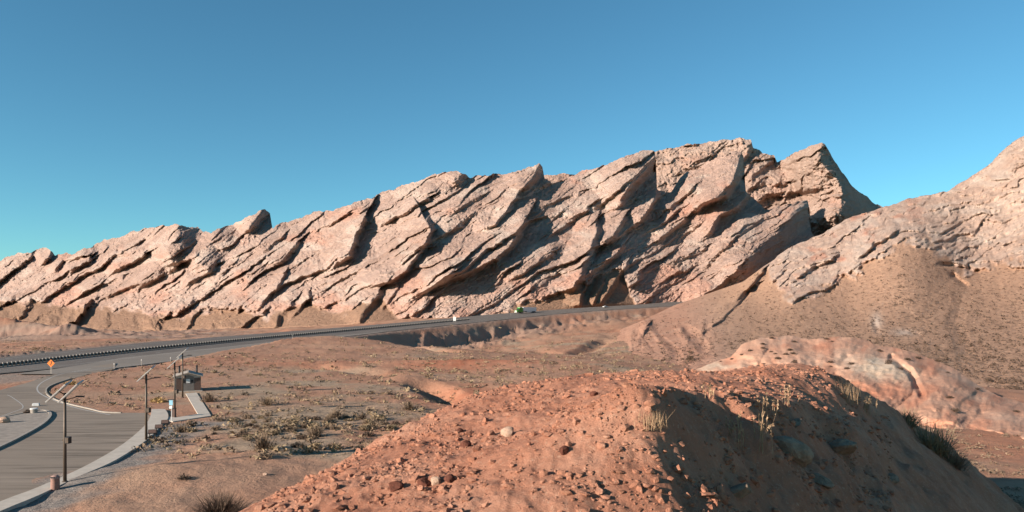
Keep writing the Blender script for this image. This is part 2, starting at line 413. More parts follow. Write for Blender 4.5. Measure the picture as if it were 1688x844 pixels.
FINS = [
 ([(66, 436), (80, 422), (85, 408)], 26, 26, 8), ([(80, 452), (92, 440), (103, 427), (133, 422)], 20, 26, 8), ([(106, 453), (128, 440), (146, 426)], 18, 22, 8),
 ([(176, 452), (205, 438), (237, 420)], 22, 30, 8), ([(255, 426), (278, 405), (289, 385), (297, 368)], 55, 45, 42), ([(300, 470), (330, 455), (352, 440)], 14, 24, 8),
 ([(398, 386), (415, 368), (428, 352), (434, 344)], 36, 45, 16), ([(310, 443), (330, 418), (354, 393)], 42, 42, 45), ([(380, 470), (410, 452), (430, 440)], 12, 24, 8),
 ([(433, 441), (460, 428), (490, 401)], 22, 30, 9), ([(418, 421), (440, 408), (464, 389)], 15, 20, 8), ([(498, 387), (530, 372), (571, 352)], 13, 22, 8),
 ([(450, 494), (456, 470), (469, 449)], 10, 16, 5), ([(536, 442), (575, 420), (584, 388), (600, 361)], 40, 52, 10), ([(612, 376), (640, 362), (665, 350), (702, 327)], 20, 28, 8),
 ([(590, 474), (640, 462), (670, 442), (696, 412), (709, 378), (702, 364)], 34, 48, 10), ([(690, 480), (735, 464), (780, 442), (820, 425), (845, 397), (863, 367)], 34, 52, 10),
 ([(655, 507), (680, 488), (716, 470), (742, 452)], 18, 30, 10), ([(742, 302), (757, 284)], 16, 20, 20), ([(778, 383), (815, 367), (835, 346), (850, 327)], 24, 36, 8),
 ([(845, 318), (868, 301), (881, 287), (891, 270)], 32, 36, 14), ([(1000, 348), (1020, 331), (1040, 301), (1062, 281), (1078, 263), (1082, 248)], 44, 62, 14),
 ([(918, 486), (945, 468), (956, 440), (973, 410), (982, 376)], 30, 36, 14), ([(948, 462), (975, 446), (1000, 430), (1023, 407)], 18, 24, 10),
 ([(982, 402), (1010, 386), (1027, 361)], 22, 30, 10), ([(1042, 368), (1065, 351), (1082, 318)], 20, 26, 10), ([(830, 463), (862, 446), (906, 420)], 13, 26, 8),
 ([(1126, 348), (1165, 331), (1195, 321), (1212, 290), (1223, 250)], 46, 52, 12), ([(1083, 348), (1105, 341), (1140, 311)], 16, 20, 8),
 ([(1148, 396), (1170, 379), (1185, 356), (1215, 341), (1229, 321)], 26, 28, 10), ([(1078, 398), (1100, 381), (1124, 361)], 20, 26, 10),
 ([(1190, 476), (1225, 431), (1265, 391), (1300, 356), (1330, 328)], 60, 60, 40), ([(1126, 498), (1180, 471), (1212, 444)], 18, 30, 12),
 ([(740, 350), (760, 338), (790, 325)], 9, 22, 6), ([(900, 390), (930, 370), (965, 345)], 12, 30, 8), ([(880, 345), (915, 330), (950, 318)], 8, 26, 6),
 ([(520, 470), (560, 458), (600, 440)], 10, 30, 8), ([(210, 480), (250, 462), (290, 440)], 12, 26, 8), ([(120, 490), (160, 470), (200, 456)], 10, 24, 8),
 ([(1085, 440), (1120, 425), (1160, 408)], 9, 24, 8), ([(860, 480), (890, 470), (915, 452)], 8, 22, 8)]
BASEF = [([(448, 545), (458, 520), (478, 500)], 17, 34, 12)] + [f for f in [([(50, 512), (62, 499), (80, 489)], 22, 20, 9), ([(26, 508), (45, 497), (58, 488)], 18, 18, 8), ([(116, 520), (133, 503), (148, 494)], 20, 20, 9),
 ([(148, 519), (160, 507), (170, 498)], 14, 14, 8), ([(160, 533), (167, 517), (190, 500)], 20, 18, 9), ([(193, 532), (205, 520), (218, 515)], 14, 16, 8),
 ([(258, 537), (268, 525), (288, 513)], 18, 20, 9), ([(343, 536), (351, 516), (364, 504)], 20, 18, 9), ([(368, 532), (380, 516), (397, 503)], 12, 14, 8),
 ([(452, 543), (455, 516), (471, 509)], 24, 30, 7), ([(473, 527), (490, 510), (509, 484)], 10, 14, 6), ([(588, 540), (599, 514), (622, 484)], 20, 46, 13),
 ([(628, 512), (640, 492), (652, 476)], 10, 14, 6), ([(953, 512), (955, 482), (966, 467)], 16, 26, 7), ([(974, 506), (986, 480), (994, 466)], 10, 12, 6),
 ([(988, 503), (1010, 466), (1032, 438)], 14, 22, 9)] if f[0][0][0] > 470]
# foot of bare rock; below it brown talus
talus_line = lut([(-260, 505), (0, 500), (60, 500), (120, 508), (180, 508), (250, 520), (300, 524), (345, 515), (400, 510), (440, 528), (452, 520), (470, 510), (510, 497), (535, 515), (560, 520),
    (595, 502), (625, 492), (660, 528), (740, 534), (800, 530), (850, 505), (900, 492), (950, 472), (1000, 452), (1025, 438), (1032, 470), (1050, 505), (1500, 520)])
_tx = np.arange(-400, 1700.); _tw = np.hanning(121); _tw /= _tw.sum()
_ty = np.convolve(np.pad(talus_line(_tx), 60, mode='edge'), _tw, 'valid')
def talus_soft(x): return np.interp(x, _tx, _ty)
def relief_main(x, y, D, t):
    wx = 3.5 * fbm(x / 50., y / 40., 4, 11, .6); wy = 3.5 * fbm(x / 50., y / 40., 4, 15, .6)
    k = D / 820.
    tal = sstep(-6, 5, y - talus_line(x) + 7 * fbm(x / 20., y / 14., 3, 77))
    rk = 1 - tal * .95
    r = fin_relief(x, y, FINS, (wx * .7, wy * .7)) * 1.25
    r += fin_relief(x, y, BASEF, (wx * .9, wy * .9)) * 1.3
    xs, ys = x + wx, y + wy
    sml = .45 + .9 * sstep(-.3, .5, fbm(x / 130., y / 80., 2, 91))
    r += (saw_layer(xs, ys, 32, 66, 300, 20, 1, .45) + saw_layer(xs, ys, 34, 27, 130, 12, 2, .45) * sml + saw_layer(xs, ys, 31, 12, 60, 4.6, 3, .45) * sml
          + saw_layer(xs, ys, 34, 5.5, 30, 1.6, 4, .45)) * rk
    ca, sa = math.cos(R_(33)), math.sin(R_(33)); al = xs * ca - ys * sa; pe = xs * sa + ys * ca
    r += rk * (1.7 * fbm(al / 60., pe / 8., 4, 41, .6) + .8 * ridged(al / 40., pe / 5., 2, 45))
    r += rk * (1.2 * fbm(x / 20., y / 15., 4, 21, .6) + 2.4 * ridged(xs / 9., ys / 7., 3, 25) * sstep(.0, .6, fbm(x / 70., y / 45., 2, 29)))
    r += (1.0 * fbm(x / 6., y / 5., 3, 33, .7) + .8 * ridged((x + y * .5) / 5., y / 4., 2, 35) * sstep(-.1, .4, fbm(x / 40., y / 30., 3, 36))) * rk + .25 * fbm(x / 6., y / 5., 3, 37) * tal
    r += tal * (np.interp(x, [600, 760, 900], [46, 34, 12]) * np.clip(y - talus_soft(x) + 4, 0, 60) / 45.)
    ph = (x + .95 * (y - 520)) / 52. + .8 * fbm(x / 80., y / 70., 2, 81) + .12 * fbm(x / 14., y / 12., 3, 82) + .3
    fr = ph - np.floor(ph); am = .12 + 2.0 * np.abs(perlin(np.floor(ph) * 3.7 + .3, np.floor(ph) * 1.9 + .4, 83))
    r += 24 * am * np.where(fr < .66, (fr / .66) ** 1.3, 1 - sstep(.66, .98, fr)) * (1 - sstep(430, 470, x)) * sstep(480, 512, y) * (1 - sstep(536, 550, y))
    cr = np.clip(1 - np.abs(perlin(al / 42., pe / 10., 85)) / .07, 0, 1) * sstep(-.2, .3, fbm(x / 50., y / 40., 2, 87)) + .8 * np.clip(1 - np.abs(perlin(al / 24., pe / 14., 86)) / .06, 0, 1) * sstep(0, .4, fbm(x / 40., y / 30., 2, 88))
    r -= 2.6 * cr * rk
    return r * k * sstep(-.02, .04, t)
def mask_main(x, y, t):
    tal = sstep(-5, 4, y - talus_line(x) + 7 * fbm(x / 20., y / 14., 3, 77))
    red = .85 * sstep(.1, .7, fbm(x / 70., y / 40., 3, 51) - .2 + 1.2 * np.exp(-((x - 1110) / 110) ** 2 - ((y - 470) / 34) ** 2) + .5 * sstep(440, 520, y)) * .6
    red += .5 * np.exp(-((x - 1180) / 40) ** 2 - ((y - 350) / 26) ** 2)
    pale = .5 * sstep(.2, .6, fbm(x / 50., y / 22., 3, 61))
    return np.stack([tal, red * (1 - tal), pale * (1 - tal) * (1 - red)], -1)
ridge = sheet('rock_ridge', 'rock', -260, 1480, 1640, 360, base_main, crest_main, Db_main, Dc_main, relief_main, mask_main, jag=3.6, seed=1)
tag(ridge, kind='structure')

# far part of the ridge: broad back and the pointed peak with its dark right flank
crest_back = lut([(860, 300), (900, 289), (930, 286), (960, 290), (1000, 285), (1060, 256), (1082, 248), (1110, 243), (1150, 236), (1190, 231), (1225, 228), (1238, 231), (1241, 243), (1252, 247), (1258, 254),
    (1276, 256), (1281, 268), (1300, 258), (1330, 243), (1353, 235), (1359, 237), (1372, 258), (1388, 284), (1402, 302), (1416, 318), (1430, 324), (1441, 334), (1452, 340), (1470, 350), (1560, 380)])
base_back = lut([(860, 360), (1060, 380), (1340, 420), (1560, 420)])
FB = [([(1345, 400), (1352, 370), (1388, 345), (1384, 300), (1346, 262), (1357, 234)], 140, 60, 62), ([(1190, 300), (1225, 262), (1240, 236)], 20, 40, 8),
      ([(1230, 300), (1262, 272), (1280, 258)], 16, 24, 8), ([(1240, 345), (1262, 318), (1300, 312), (1340, 310)], 16, 30, 9), ([(1225, 320), (1245, 305), (1290, 300)], 14, 22, 8), ([(1090, 290), (1120, 280), (1160, 262)], 10, 24, 8)]
def relief_back(x, y, D, t):
    wx = 8 * fbm(x / 50., y / 45., 3, 111); wy = 6 * fbm(x / 55., y / 40., 3, 115)
    r = fin_relief(x, y, FB, (wx * .4, wy * .4))
    xs, ys = x + wx, y + wy
    r += saw_layer(xs, ys, 25, 36, 120, 10, 11) + saw_layer(xs, ys, 30, 15, 45, 5.5, 12) + saw_layer(xs, ys, 20, 7, 26, 2.6, 13)
    r += 4 * fbm(x / 16., y / 12., 4, 121, .6) + 2.0 * ridged(xs / 8., ys / 6., 3, 125)
    return r * D / 900. * sstep(-.02, .04, t)
rb = sheet('rock_peak', 'rock_far', 860, 1560, 640, 190, base_back, crest_back, lut([(860, 1000), (1340, 980), (1560, 980)]), lut([(860, 1240), (1340, 1160), (1560, 1180)]),
           relief_back, lambda x, y, t: np.stack([x * 0, .25 * sstep(.2, .7, fbm(x / 50., y / 30., 3, 151)), x * 0], -1), jag=2.6, seed=2)
tag(rb, kind='structure')

# ------------------------------------------------------------------ hillside on the right: brown shrub slope under pale rock
crest_hill = lut([(1000, 552), (1060, 528), (1112, 503), (1150, 490), (1190, 476), (1225, 464), (1252, 444), (1270, 432), (1300, 408), (1330, 396), (1362, 382), (1392, 362), (1445, 345), (1500, 327), (1560, 316),
    (1585, 300), (1612, 284), (1636, 266), (1642, 258), (1662, 240), (1688, 224), (1760, 190), (1850, 165), (1960, 140)])
base_hill = lut([(1000, 566), (1060, 606), (1150, 640), (1300, 665), (1500, 690), (1960, 700)])
HP = [(1000, 560, 400), (1060, 528, 440), (1060, 600, 215), (1112, 503, 500), (1110, 560, 290), (1150, 600, 190), (1190, 476, 540), (1200, 540, 300), (1252, 444, 520), (1250, 500, 400), (1300, 620, 150),
      (1300, 408, 560), (1300, 500, 360), (1300, 560, 240), (1392, 362, 590), (1400, 440, 430), (1400, 520, 310), (1500, 327, 600), (1500, 400, 430), (1500, 470, 340), (1500, 560, 225), (1500, 650, 130),
      (1600, 290, 600), (1600, 440, 430), (1600, 520, 290), (1600, 600, 185), (1688, 224, 600), (1688, 330, 500), (1688, 440, 390), (1688, 540, 255), (1700, 660, 130), (1850, 165, 600), (1850, 400, 380), (1850, 600, 170), (1960, 140, 600), (1960, 680, 120)]
hill_tps = TPS([(a, b) for a, b, d in HP], [1 / d for a, b, d in HP], 0.002)
rock_line = lut([(1000, 400), (1235, 430), (1262, 446), (1285, 478), (1305, 497), (1340, 488), (1400, 456), (1440, 428), (1500, 398), (1530, 402), (1560, 430), (1590, 452), (1620, 440), (1660, 434), (1700, 440), (1960, 450)])
FH = [([(1152, 576), (1157, 548), (1190, 522), (1220, 492), (1256, 447)], 8, 18, 6), ([(1047, 576), (1052, 554), (1064, 541)], 9, 20, 9), ([(1116, 592), (1084, 563), (1069, 538)], 10, 15, 13), ([(1136, 574), (1128, 556), (1120, 543)], 5, 10, 8),
      ([(1204, 500), (1225, 478), (1246, 468)], 6, 18, 7), ([(1265, 470), (1280, 455), (1290, 450)], 5, 12, 6), ([(1440, 456), (1480, 452), (1520, 440)], 0, 10, 5), ([(1290, 505), (1330, 485), (1370, 470)], 5, 14, 6),
      ([(1300, 470), (1340, 440), (1370, 425)], 6, 18, 6), ([(1400, 440), (1440, 400), (1470, 385)], 5, 18, 6)]
NOTCH = [([(1068, 541), (1080, 562), (1112, 587)], 8, 15), ([(1054, 541), (1050, 556), (1050, 572)], 6, 9), ([(1124, 543), (1148, 556), (1158, 572)], 7, 11), ([(1160, 560), (1168, 530), (1200, 512), (1228, 484)], 5, 8), ([(1548, 436), (1580, 440), (1612, 447)], 5, 5), ([(1566, 452), (1592, 470)], 5, 5), ([(1440, 528), (1446, 545)], 3, 5),
         ([(1500, 548), (1515, 552)], 3, 4), ([(1400, 560), (1470, 552), (1560, 500)], 2, 12), ([(1590, 480), (1575, 530), (1590, 580)], 3, 16)]
def relief_hill(x, y, D, t):
    rk = sstep(-6, 8, rock_line(x) - y + 14 * fbm(x / 24., y / 16., 3, 205))
    wx = 8 * fbm(x / 50., y / 45., 3, 211); wy = 6 * fbm(x / 55., y / 40., 3, 215)
    r = fin_relief(x, y, FH, (wx * .5, wy * .5)) * 2.2
    for pts, dep, w in NOTCH:
        d, sg, al = polydist(x + wx * .3, y + wy * .3, pts); r -= 2.2 * dep * np.clip(1 - d / w, 0, 1) ** .7 * sstep(-.1, .2, al)
    sm = 1 - .35 * sstep(1430, 1500, x) * sstep(-40, 30, 400 - y)
    r += rk * ((saw_layer(x + wx, y + wy, 30, 34, 120, 6, 21) + saw_layer(x + wx, y + wy, 26, 14, 50, 3.4, 22)) * sm + saw_layer(x + wx, y + wy, 14, 6.5, 34, 2.4, 23, .5) + saw_layer(x + wx, y + wy, 12, 15, 60, 4.5, 24, .6) * sstep(1380, 1480, x)
               + 2.0 * fbm(x / 14., y / 10., 4, 221, .6) * sm + 1.2 * ridged((x + wx) / 18., (y + wy) / 10., 3, 225) * sm)
    r += (1 - rk) * (2.6 * fbm(x / 60., y / 50., 4, 231, .55) + .55 * fbm(x / 9., y / 6., 3, 235) - 2.2 * np.clip(ridged((x + .6 * y) / 95., (y - .2 * x) / 160., 2, 239) - .75, 0, 1))
    return r * D / 450.
class _HD:                                             # distance of the hillside without its relief
    pass
def hill_D(x, y): return 1 / np.clip(hill_tps(x, y), 1 / 800., 1 / 90.)
def mask_hill(x, y):
    rk = sstep(-6, 8, rock_line(x) - y + 14 * fbm(x / 24., y / 16., 3, 205))
    red = .9 * sstep(.15, .7, fbm(x / 40., y / 24., 3, 251)) * np.exp(-((x - 1400) / 130) ** 2) * rk
    pale = .5 * sstep(.1, .6, fbm(x / 60., y / 24., 3, 261)) * rk + .8 * np.exp(-((x - 1445) / 9) ** 2 - ((y - 530) / 14) ** 2) + .7 * np.exp(-((x - 1490) / 20) ** 2 - ((y - 548) / 6) ** 2)
    grey = (1 - rk)
    lf = (1 - rk) * (1 - sstep(1130, 1260, x - .5 * (y - 560)))
    return np.stack([grey * (1 - .6 * lf), np.maximum(red, .9 * lf), pale], -1)
def build_hill():
    nc, nr = 720, 250
    px = np.linspace(1000, 1960, nc); yb = base_hill(px); yc = crest_hill(px) + 1.6 * fbm(px / 18., px * 0 + 9.1, 4, 240, .6) * sstep(1230, 1300, px)
    t = np.linspace(0, 1, nr)[:, None]
    y = yb + (yc - yb) * t; x = np.broadcast_to(px, y.shape)
    D = hill_D(x, y) - relief_hill(x, y, hill_D(x, y), t)
    V = np.stack([(x - PX) / F * D, D, CAMZ + (HY - y) / F * D], -1); mk = mask_hill(x, y)
    rows, mr = [V], [mk]
    for k in range(1, 6):
        b = V[-1].copy(); s = k * .05 * b[:, 1]; b[:, 1] += s; b[:, 0] += s * (px - PX) / F; b[:, 2] -= s * (.25 + .12 * k); rows.append(b[None]); mr.append(mk[-1:])
    V = np.concatenate(rows, 0)
    return link('hillside', np_mesh('hillside', V, grid_faces(V.shape[0], nc), np.concatenate(mr, 0)), 'hill')
hill = tag(build_hill(), kind='structure')
def hill_point(px, py):
    x = np.array([float(px)]); y = np.array([float(py)])
    D = hill_D(x, y); D = (D - relief_hill(x, y, D, 0))[0]
    return Vector(((px - PX) / F * D, D, CAMZ + (HY - py) / F * D))

# ------------------------------------------------------------------ highway alignment
CL = np.array([W(-420, 638, 117), W(-250, 627, 128), W(-100, 613.5, 146), (-.7033 * 160, 160, 0.0), W(150, 587.5, 196), W(300, 571.5, 236), W(450, 557, 290), W(600, 543.5, 354), W(740, 530.5, 420),
               W(870, 518, 490), W(980, 509.5, 535), W(1100, 502, 592), W(1190, 494, 660)])
def catmull(P, step=3.0):
    P = np.asarray(P, float); out = []
    Q = np.vstack([2 * P[0] - P[1], P, 2 * P[-1] - P[-2]])
    for i in range(1, len(Q) - 2):
        n = max(2, int(np.linalg.norm(Q[i + 1] - Q[i]) / step)); t = np.linspace(0, 1, n, endpoint=False)[:, None]
        a, b, c, d = Q[i - 1], Q[i], Q[i + 1], Q[i + 2]
        out.append(.5 * ((2 * b) + (c - a) * t + (2 * a - 5 * b + 4 * c - d) * t ** 2 + (3 * b - a - 3 * c + d) * t ** 3))
    return np.vstack(out + [P[-1:]])
RC = catmull(CL, 3.0)
RT = np.gradient(RC[:, :2], axis=0); RT /= np.linalg.norm(RT, axis=1)[:, None]
RN = np.stack([RT[:, 1], -RT[:, 0]], -1)               # to the right of the direction of travel away from the camera
RPX = PX + F * RC[:, 0] / RC[:, 1]
RK = np.interp(RPX, [0, 150, 300, 600, 740, 1100], [0, .03, .05, .045, .042, .05])
RS = np.r_[0, np.cumsum(np.hypot(*(RC[1:, :2] - RC[:-1, :2]).T))]
HL, HR = -17.0, 14.5                                   # pavement edges from the centre line
RAMP_R = np.interp(RPX, [-400, 20, 140, 260, 400, 500, 600], [27, 27, 26, 23, 20, 17, 14.5])
def road_coord(x, y):
    """nearest index on the centre line and signed offset to the right, for arrays"""
    sh = np.shape(x); x = np.ravel(x); y = np.ravel(y); idx = np.zeros(len(x), int); off = np.zeros(len(x))
    for i in range(0, len(x), 20000):
        dx = x[i:i + 20000, None] - RC[None, ::2, 0]; dy = y[i:i + 20000, None] - RC[None, ::2, 1]
        j = np.argmin(dx * dx + dy * dy, 1) * 2; j = np.minimum(j, len(RC) - 1); idx[i:i + 20000] = j
        off[i:i + 20000] = (x[i:i + 20000] - RC[j, 0]) * RN[j, 0] + (y[i:i + 20000] - RC[j, 1]) * RN[j, 1]
    return idx.reshape(sh), off.reshape(sh)

# ------------------------------------------------------------------ ground
GP = [W(-600, 650, 100), W(-600, 560, 600), W(-300, 548, 1100), W(0, 560, 520), W(0, 547, 1100), W(150, 556, 560), W(300, 553, 560), W(300, 546, 800), W(450, 546, 560), W(600, 540, 500), W(740, 530, 520),
      W(870, 517, 560), W(1000, 508, 600), (-95, 158, 0), (-80, 100, 0), (-60, 60, 0), (-40, 40, 0), (-25, 55, 0), (-40, 100, 0), (-70, 130, 0), (-20, 80, 0), (-60, 175, 0.3), (-20, 120, -.1),
      (-30, 150, 0), W(520, 572, 225), W(620, 572, 225), W(620, 560, 275), W(690, 570, 235), W(600, 600, 165), W(800, 650, 118), W(800, 612, 152), W(800, 592, 200), W(720, 585, 285), W(790, 584, 335), W(900, 572, 320), W(1000, 545, 420), W(1060, 524, 520),
      W(1000, 600, 165), W(900, 620, 135), W(1100, 612, 165), W(1100, 560, 345), W(1250, 640, 128), W(1400, 690, 88), W(1550, 700, 84), W(1650, 720, 70), W(1700, 800, 49.5), (20, 20, 0), (0, 40, 0), (40, 30, 0), (60, 60, -.5), (90, 70, 1), (0, 70, 0),
      (0, -60, 0), (-150, 0, 0), (150, 0, 0), (140, 120, -3), (220, 260, -6), (420, 420, -6), (-400, 100, -5), (-600, 700, -18), (-1500, 1800, -30), (0, 1500, 10), (1500, 1500, 0), (900, 300, -6)]
g_tps = TPS([p[:2] for p in GP], [p[2] for p in GP], 0.0005)
def pxl(pts, z=0.0): return [Wz(a, b, z)[:2] for a, b in pts]
GULLY = [(pxl([(682, 628), (715, 634), (745, 648), (790, 655)]), 2.4, 5), (pxl([(600, 556), (640, 570), (690, 580), (740, 585)], -1), 2.0, 6), (pxl([(930, 575), (975, 566), (1000, 558)], -1), 2.2, 7),
         (pxl([(420, 610), (520, 606), (600, 612), (650, 618)]), .9, 5), (pxl([(880, 565), (960, 580), (1000, 574)], -1), 1.2, 6)]
BUMP = [(W(20, 545, 640), (40, 22), 11), (W(75, 545, 620), (26, 18), 9), (W(115, 545, 600), (18, 20), 9), (W(-40, 545, 640), (40, 24), 12), (W(170, 546, 640), (30, 15), 4), (W(235, 548, 560), (26, 10), 3), (W(60, 560, 420), (50, 9), 2.2), (W(190, 560, 420), (30, 7), 2),
        (Wz(780, 602, 0), (26, 9), 1.3), (Wz(660, 626, 0), (5, 3), 1.6), (Wz(740, 645, 0), (6, 4), 1.2), (Wz(330, 780, 0), (9, 6), .7), (Wz(380, 705, 0), (8, 4), .5)]
def ground_raw(x, y):
    z = g_tps(x, y)
    r = np.hypot(x, y)
    far = sstep(180, 420, r)
    lot = (1 - sstep(-24, -14, x)) * sstep(30, 40, y) * (1 - sstep(135, 160, y)) * sstep(-140, -120, x)
    n = .28 * fbm(x / 14., y / 10., 4, 301) + .10 * fbm(x / 3., y / 2.2, 3, 305) + far * (1.3 * fbm(x / 60., y / 50., 4, 309) + .5 * fbm(x / 12., y / 16., 3, 310))
    for pts, dep, w in GULLY:
        d, sg, al = polydist(x, y, pts); z = z - dep * sstep(0, 1, 1 - d / w) * sstep(-.05, .15, al)
    for c, (sx, sy), h in BUMP: z = z + h * np.exp(-((x - c[0]) / sx) ** 2 - ((y - c[1]) / sy) ** 2)
    flat = (1 - sstep(-36, -22, x - .12 * (y - 60))) * sstep(20, 40, y) * (1 - sstep(130, 150, y)) * sstep(-150, -120, x)
    z = z * (1 - flat) + (-.05) * flat + n * (1 - .93 * flat)
    return z
def ground_z(x, y):
    x = np.asarray(x, float); y = np.asarray(y, float)
    z = ground_raw(x, y)
    j, o = road_coord(x, y)
    rz = RC[j, 2] - RK[j] * np.clip(o, HL - 3, RAMP_R[j] + 2.5) - .2
    inside = np.maximum(o - (RAMP_R[j] + 3.2), (HL - 3) - o)          # metres beyond the shoulder
    slope = .72
    dz = z - rz
    lim = np.clip(inside, 0, None) * slope
    on = np.where(dz > 0, np.minimum(dz, lim * 1.2), np.maximum(dz, -lim))
    z = z + sstep(400, 520, y) * (1 - sstep(300, 420, PX + F * x / np.maximum(y, 5))) * sstep(30, 70, -o) * (1.3 * ridged(x / 60., y / 34., 3, 381) + 1.2 * fbm(x / 9., y / 14., 3, 385))
    near = 1 - sstep(60, 110, np.abs(o))
    pxx = PX + F * x / np.maximum(y, 5)
    bank = sstep(640, 720, pxx) * (1 - sstep(1060, 1110, pxx)) * sstep(2, 6, inside) * (1 - sstep(26, 40, inside)) * (o > 0)
    rib = 1.1 * fbm(RS[j] / 5. + o / 14., o / 16., 4, 351, .65) + .9 * ridged(RS[j] / 4. + o / 9., o / 30., 2, 355)
    return np.where(near > 0, (rz + on) * near + z * (1 - near), z) + bank * rib
def build_ground():
    q = np.concatenate([np.linspace(-2.2, -.86, 60, endpoint=False), np.linspace(-.86, .86, 790, endpoint=False), np.linspace(.86, 2.2, 60)])
    d = np.concatenate([[-120, -40, 5, 18], np.geomspace(28, 900, 330), np.geomspace(950, 14000, 26)])
    Q, Dd = np.meshgrid(q, d)
    X = Q * np.maximum(Dd, 40); Y = Dd
    Z = ground_z(X, Y); Z = np.where(Dd > 1500, Z * 0 - 30 - (Dd - 1500) * .0, Z)
    px = PX + F * X / np.maximum(Y, 5); py = HY - F * (Z - CAMZ) / np.maximum(Y, 5)
    grey = sstep(-.25, .35, fbm(X / 22., Y / 16., 4, 321) + 1.3 * np.exp(-((px - 560) / 220) ** 2 - ((py - 680) / 62) ** 2) - .75 + .5 * np.exp(-((px - 950) / 200) ** 2 - ((py - 575) / 26) ** 2))
    grey = np.maximum(grey * .9, .25 * sstep(0, .5, fbm(X / 60., Y / 30., 4, 325)))
    grey = np.maximum(grey * (1 - .7 * sstep(1400, 1500, px)), .35 * sstep(690, 700, py) * sstep(1450, 1520, px) * sstep(-.2, .3, fbm(X / 8., Y / 6., 3, 327)))
    red = 1.0 * np.exp(-((X - Wz(770, 602, 0)[0]) / 20) ** 2 - ((Y - Wz(770, 602, 0)[1]) / 13) ** 2) + .7 * np.exp(-((px - 760) / 55) ** 2 - ((py - 650) / 14) ** 2) + .35 * sstep(.15, .6, fbm(X / 40., Y / 40., 3, 331))
    # grey gravel shoulder along the pavement and a darker grey tone over the road embankment
    j, o = road_coord(X, Y)
    grav = (1 - sstep(0, 3.5, np.maximum(o - (RAMP_R[j] + 1.5), (HL - 1.5) - o))) * .6
    emb = sstep(610, 680, px) * (1 - sstep(1040, 1090, px)) * sstep(4, 9, o - HR) * (1 - sstep(24, 40, o - HR)) * .3
    d_, s_, a_ = polydist(X, Y, pxl([(-60, 862), (0, 842), (60, 824), (130, 792), (190, 766), (245, 730), (275, 705), (330, 700)]))
    lotg = (1 - sstep(1.0, 4.5, d_ + 1.5 * fbm(X / 3., Y / 3., 2, 341))) * .95
    emb = emb * (1 - .9 * sstep(870, 960, px) * sstep(-.1, .35, fbm(RS[j] / 5. + o / 8., o / 40., 3, 361))); shale = .38 * sstep(-.5, .2, fbm(X / 70., Y / 30., 3, 371) + .2) * sstep(HL - 18, HL - 60, o) * (1 - sstep(330, 480, px)) * sstep(330, 420, Y); gr = np.maximum.reduce([grav, emb, lotg, shale])
    V = np.stack([X, Y, Z], -1)
    return link('ground', np_mesh('ground', V, grid_faces(len(d), len(q)), np.stack([grey, red * (1 - gr), gr], -1)), 'soil')
ground = tag(build_ground(), kind='structure')
def gz(x, y): return float(ground_z(np.array([x]), np.array([y]))[0])
def gpix(px, py, it=14):
    """where the line of sight through a photograph pixel meets the ground"""
    q = (px - PX) / F; p = (HY - py) / F
    d = np.geomspace(30, 800, 500); z = ground_z(q * d, d); h = CAMZ + p * d - z
    k = np.argmax(h < 0)
    if h[k] >= 0: k = 1
    a = h[k - 1] / (h[k - 1] - h[k] + 1e-9); dd = d[k - 1] + a * (d[k] - d[k - 1])
    return Vector((q * dd, dd, gz(q * dd, dd)))

# ------------------------------------------------------------------ pink badland hill
crest_bad = lut([(1100, 628), (1140, 612), (1175, 598), (1205, 588), (1222, 568), (1255, 557), (1300, 553), (1335, 560), (1385, 554), (1425, 560), (1445, 568), (1490, 577), (1540, 593), (1570, 606), (1610, 634), (1650, 654), (1700, 668), (1800, 690)])
base_bad = lut([(1100, 638), (1200, 652), (1300, 676), (1450, 702), (1520, 708), (1600, 716), (1688, 734), (1800, 755)])
Db_bad = lut([(1100, 116), (1300, 92), (1450, 83), (1600, 75), (1700, 67), (1800, 61)]); Dc_bad = lut([(1100, 122), (1205, 126), (1300, 130), (1430, 126), (1560, 114), (1650, 98), (1800, 86)])
def relief_bad(x, y, D, t):
    w = 16 * fbm(x / 70., y / 50., 3, 401)
    lob = np.abs(np.sin((x + w + .75 * (y - 600)) / 46. + 1.3)) ** .8 * 3.0 + np.abs(np.sin((x - w + .5 * (y - 600)) / 19.)) * .4
    r = lob * sstep(0, .25, 1 - t) * sstep(0, .2, t) + 1.0 * fbm(x / 34., y / 22., 3, 405) + .1 * ridged((x + w) / 16., (y - .4 * x) / 22., 3, 409) + .1 * fbm(x / 6., y / 5., 3, 411)
    d, sg, al = polydist(x, y, [(1470, 590), (1500, 612), (1520, 650)]); r -= 3.0 * np.clip(1 - d / 8, 0, 1)
    return r * sstep(-.5, .1, t)
def mask_bad(x, y, t):
    n = 8 * fbm(x / 24., y / 14., 3, 421)
    pale = np.exp(-((x - 1448) / 60) ** 2 - ((y + n - 607 - .12 * (x - 1448)) / 15) ** 2) + .8 * np.exp(-((x - 1180) / 40) ** 2 - ((y + n - 604) / 6) ** 2) 
    red = .75 * np.exp(-((x - 1440) / 70) ** 2 - ((y + n - 650) / 16) ** 2) + .6 * np.exp(-((x - 1520) / 30) ** 2 - ((y + n - 605) / 12) ** 2) + .45 * sstep(.1, .6, fbm(x / 40., y / 30., 3, 427)) + .15 * sstep(.8, 1.0, 1 - t)
    return np.stack([x * 0, red, np.clip(pale, 0, .9)], -1)
bad = sheet('badland_hill', 'badland', 1100, 1800, 440, 190, base_bad, crest_bad, Db_bad, Dc_bad, relief_bad, mask_bad, back=8, backdrop=.022, jag=1.2, dpow=1.0, seed=9)
tag(bad, kind='structure')

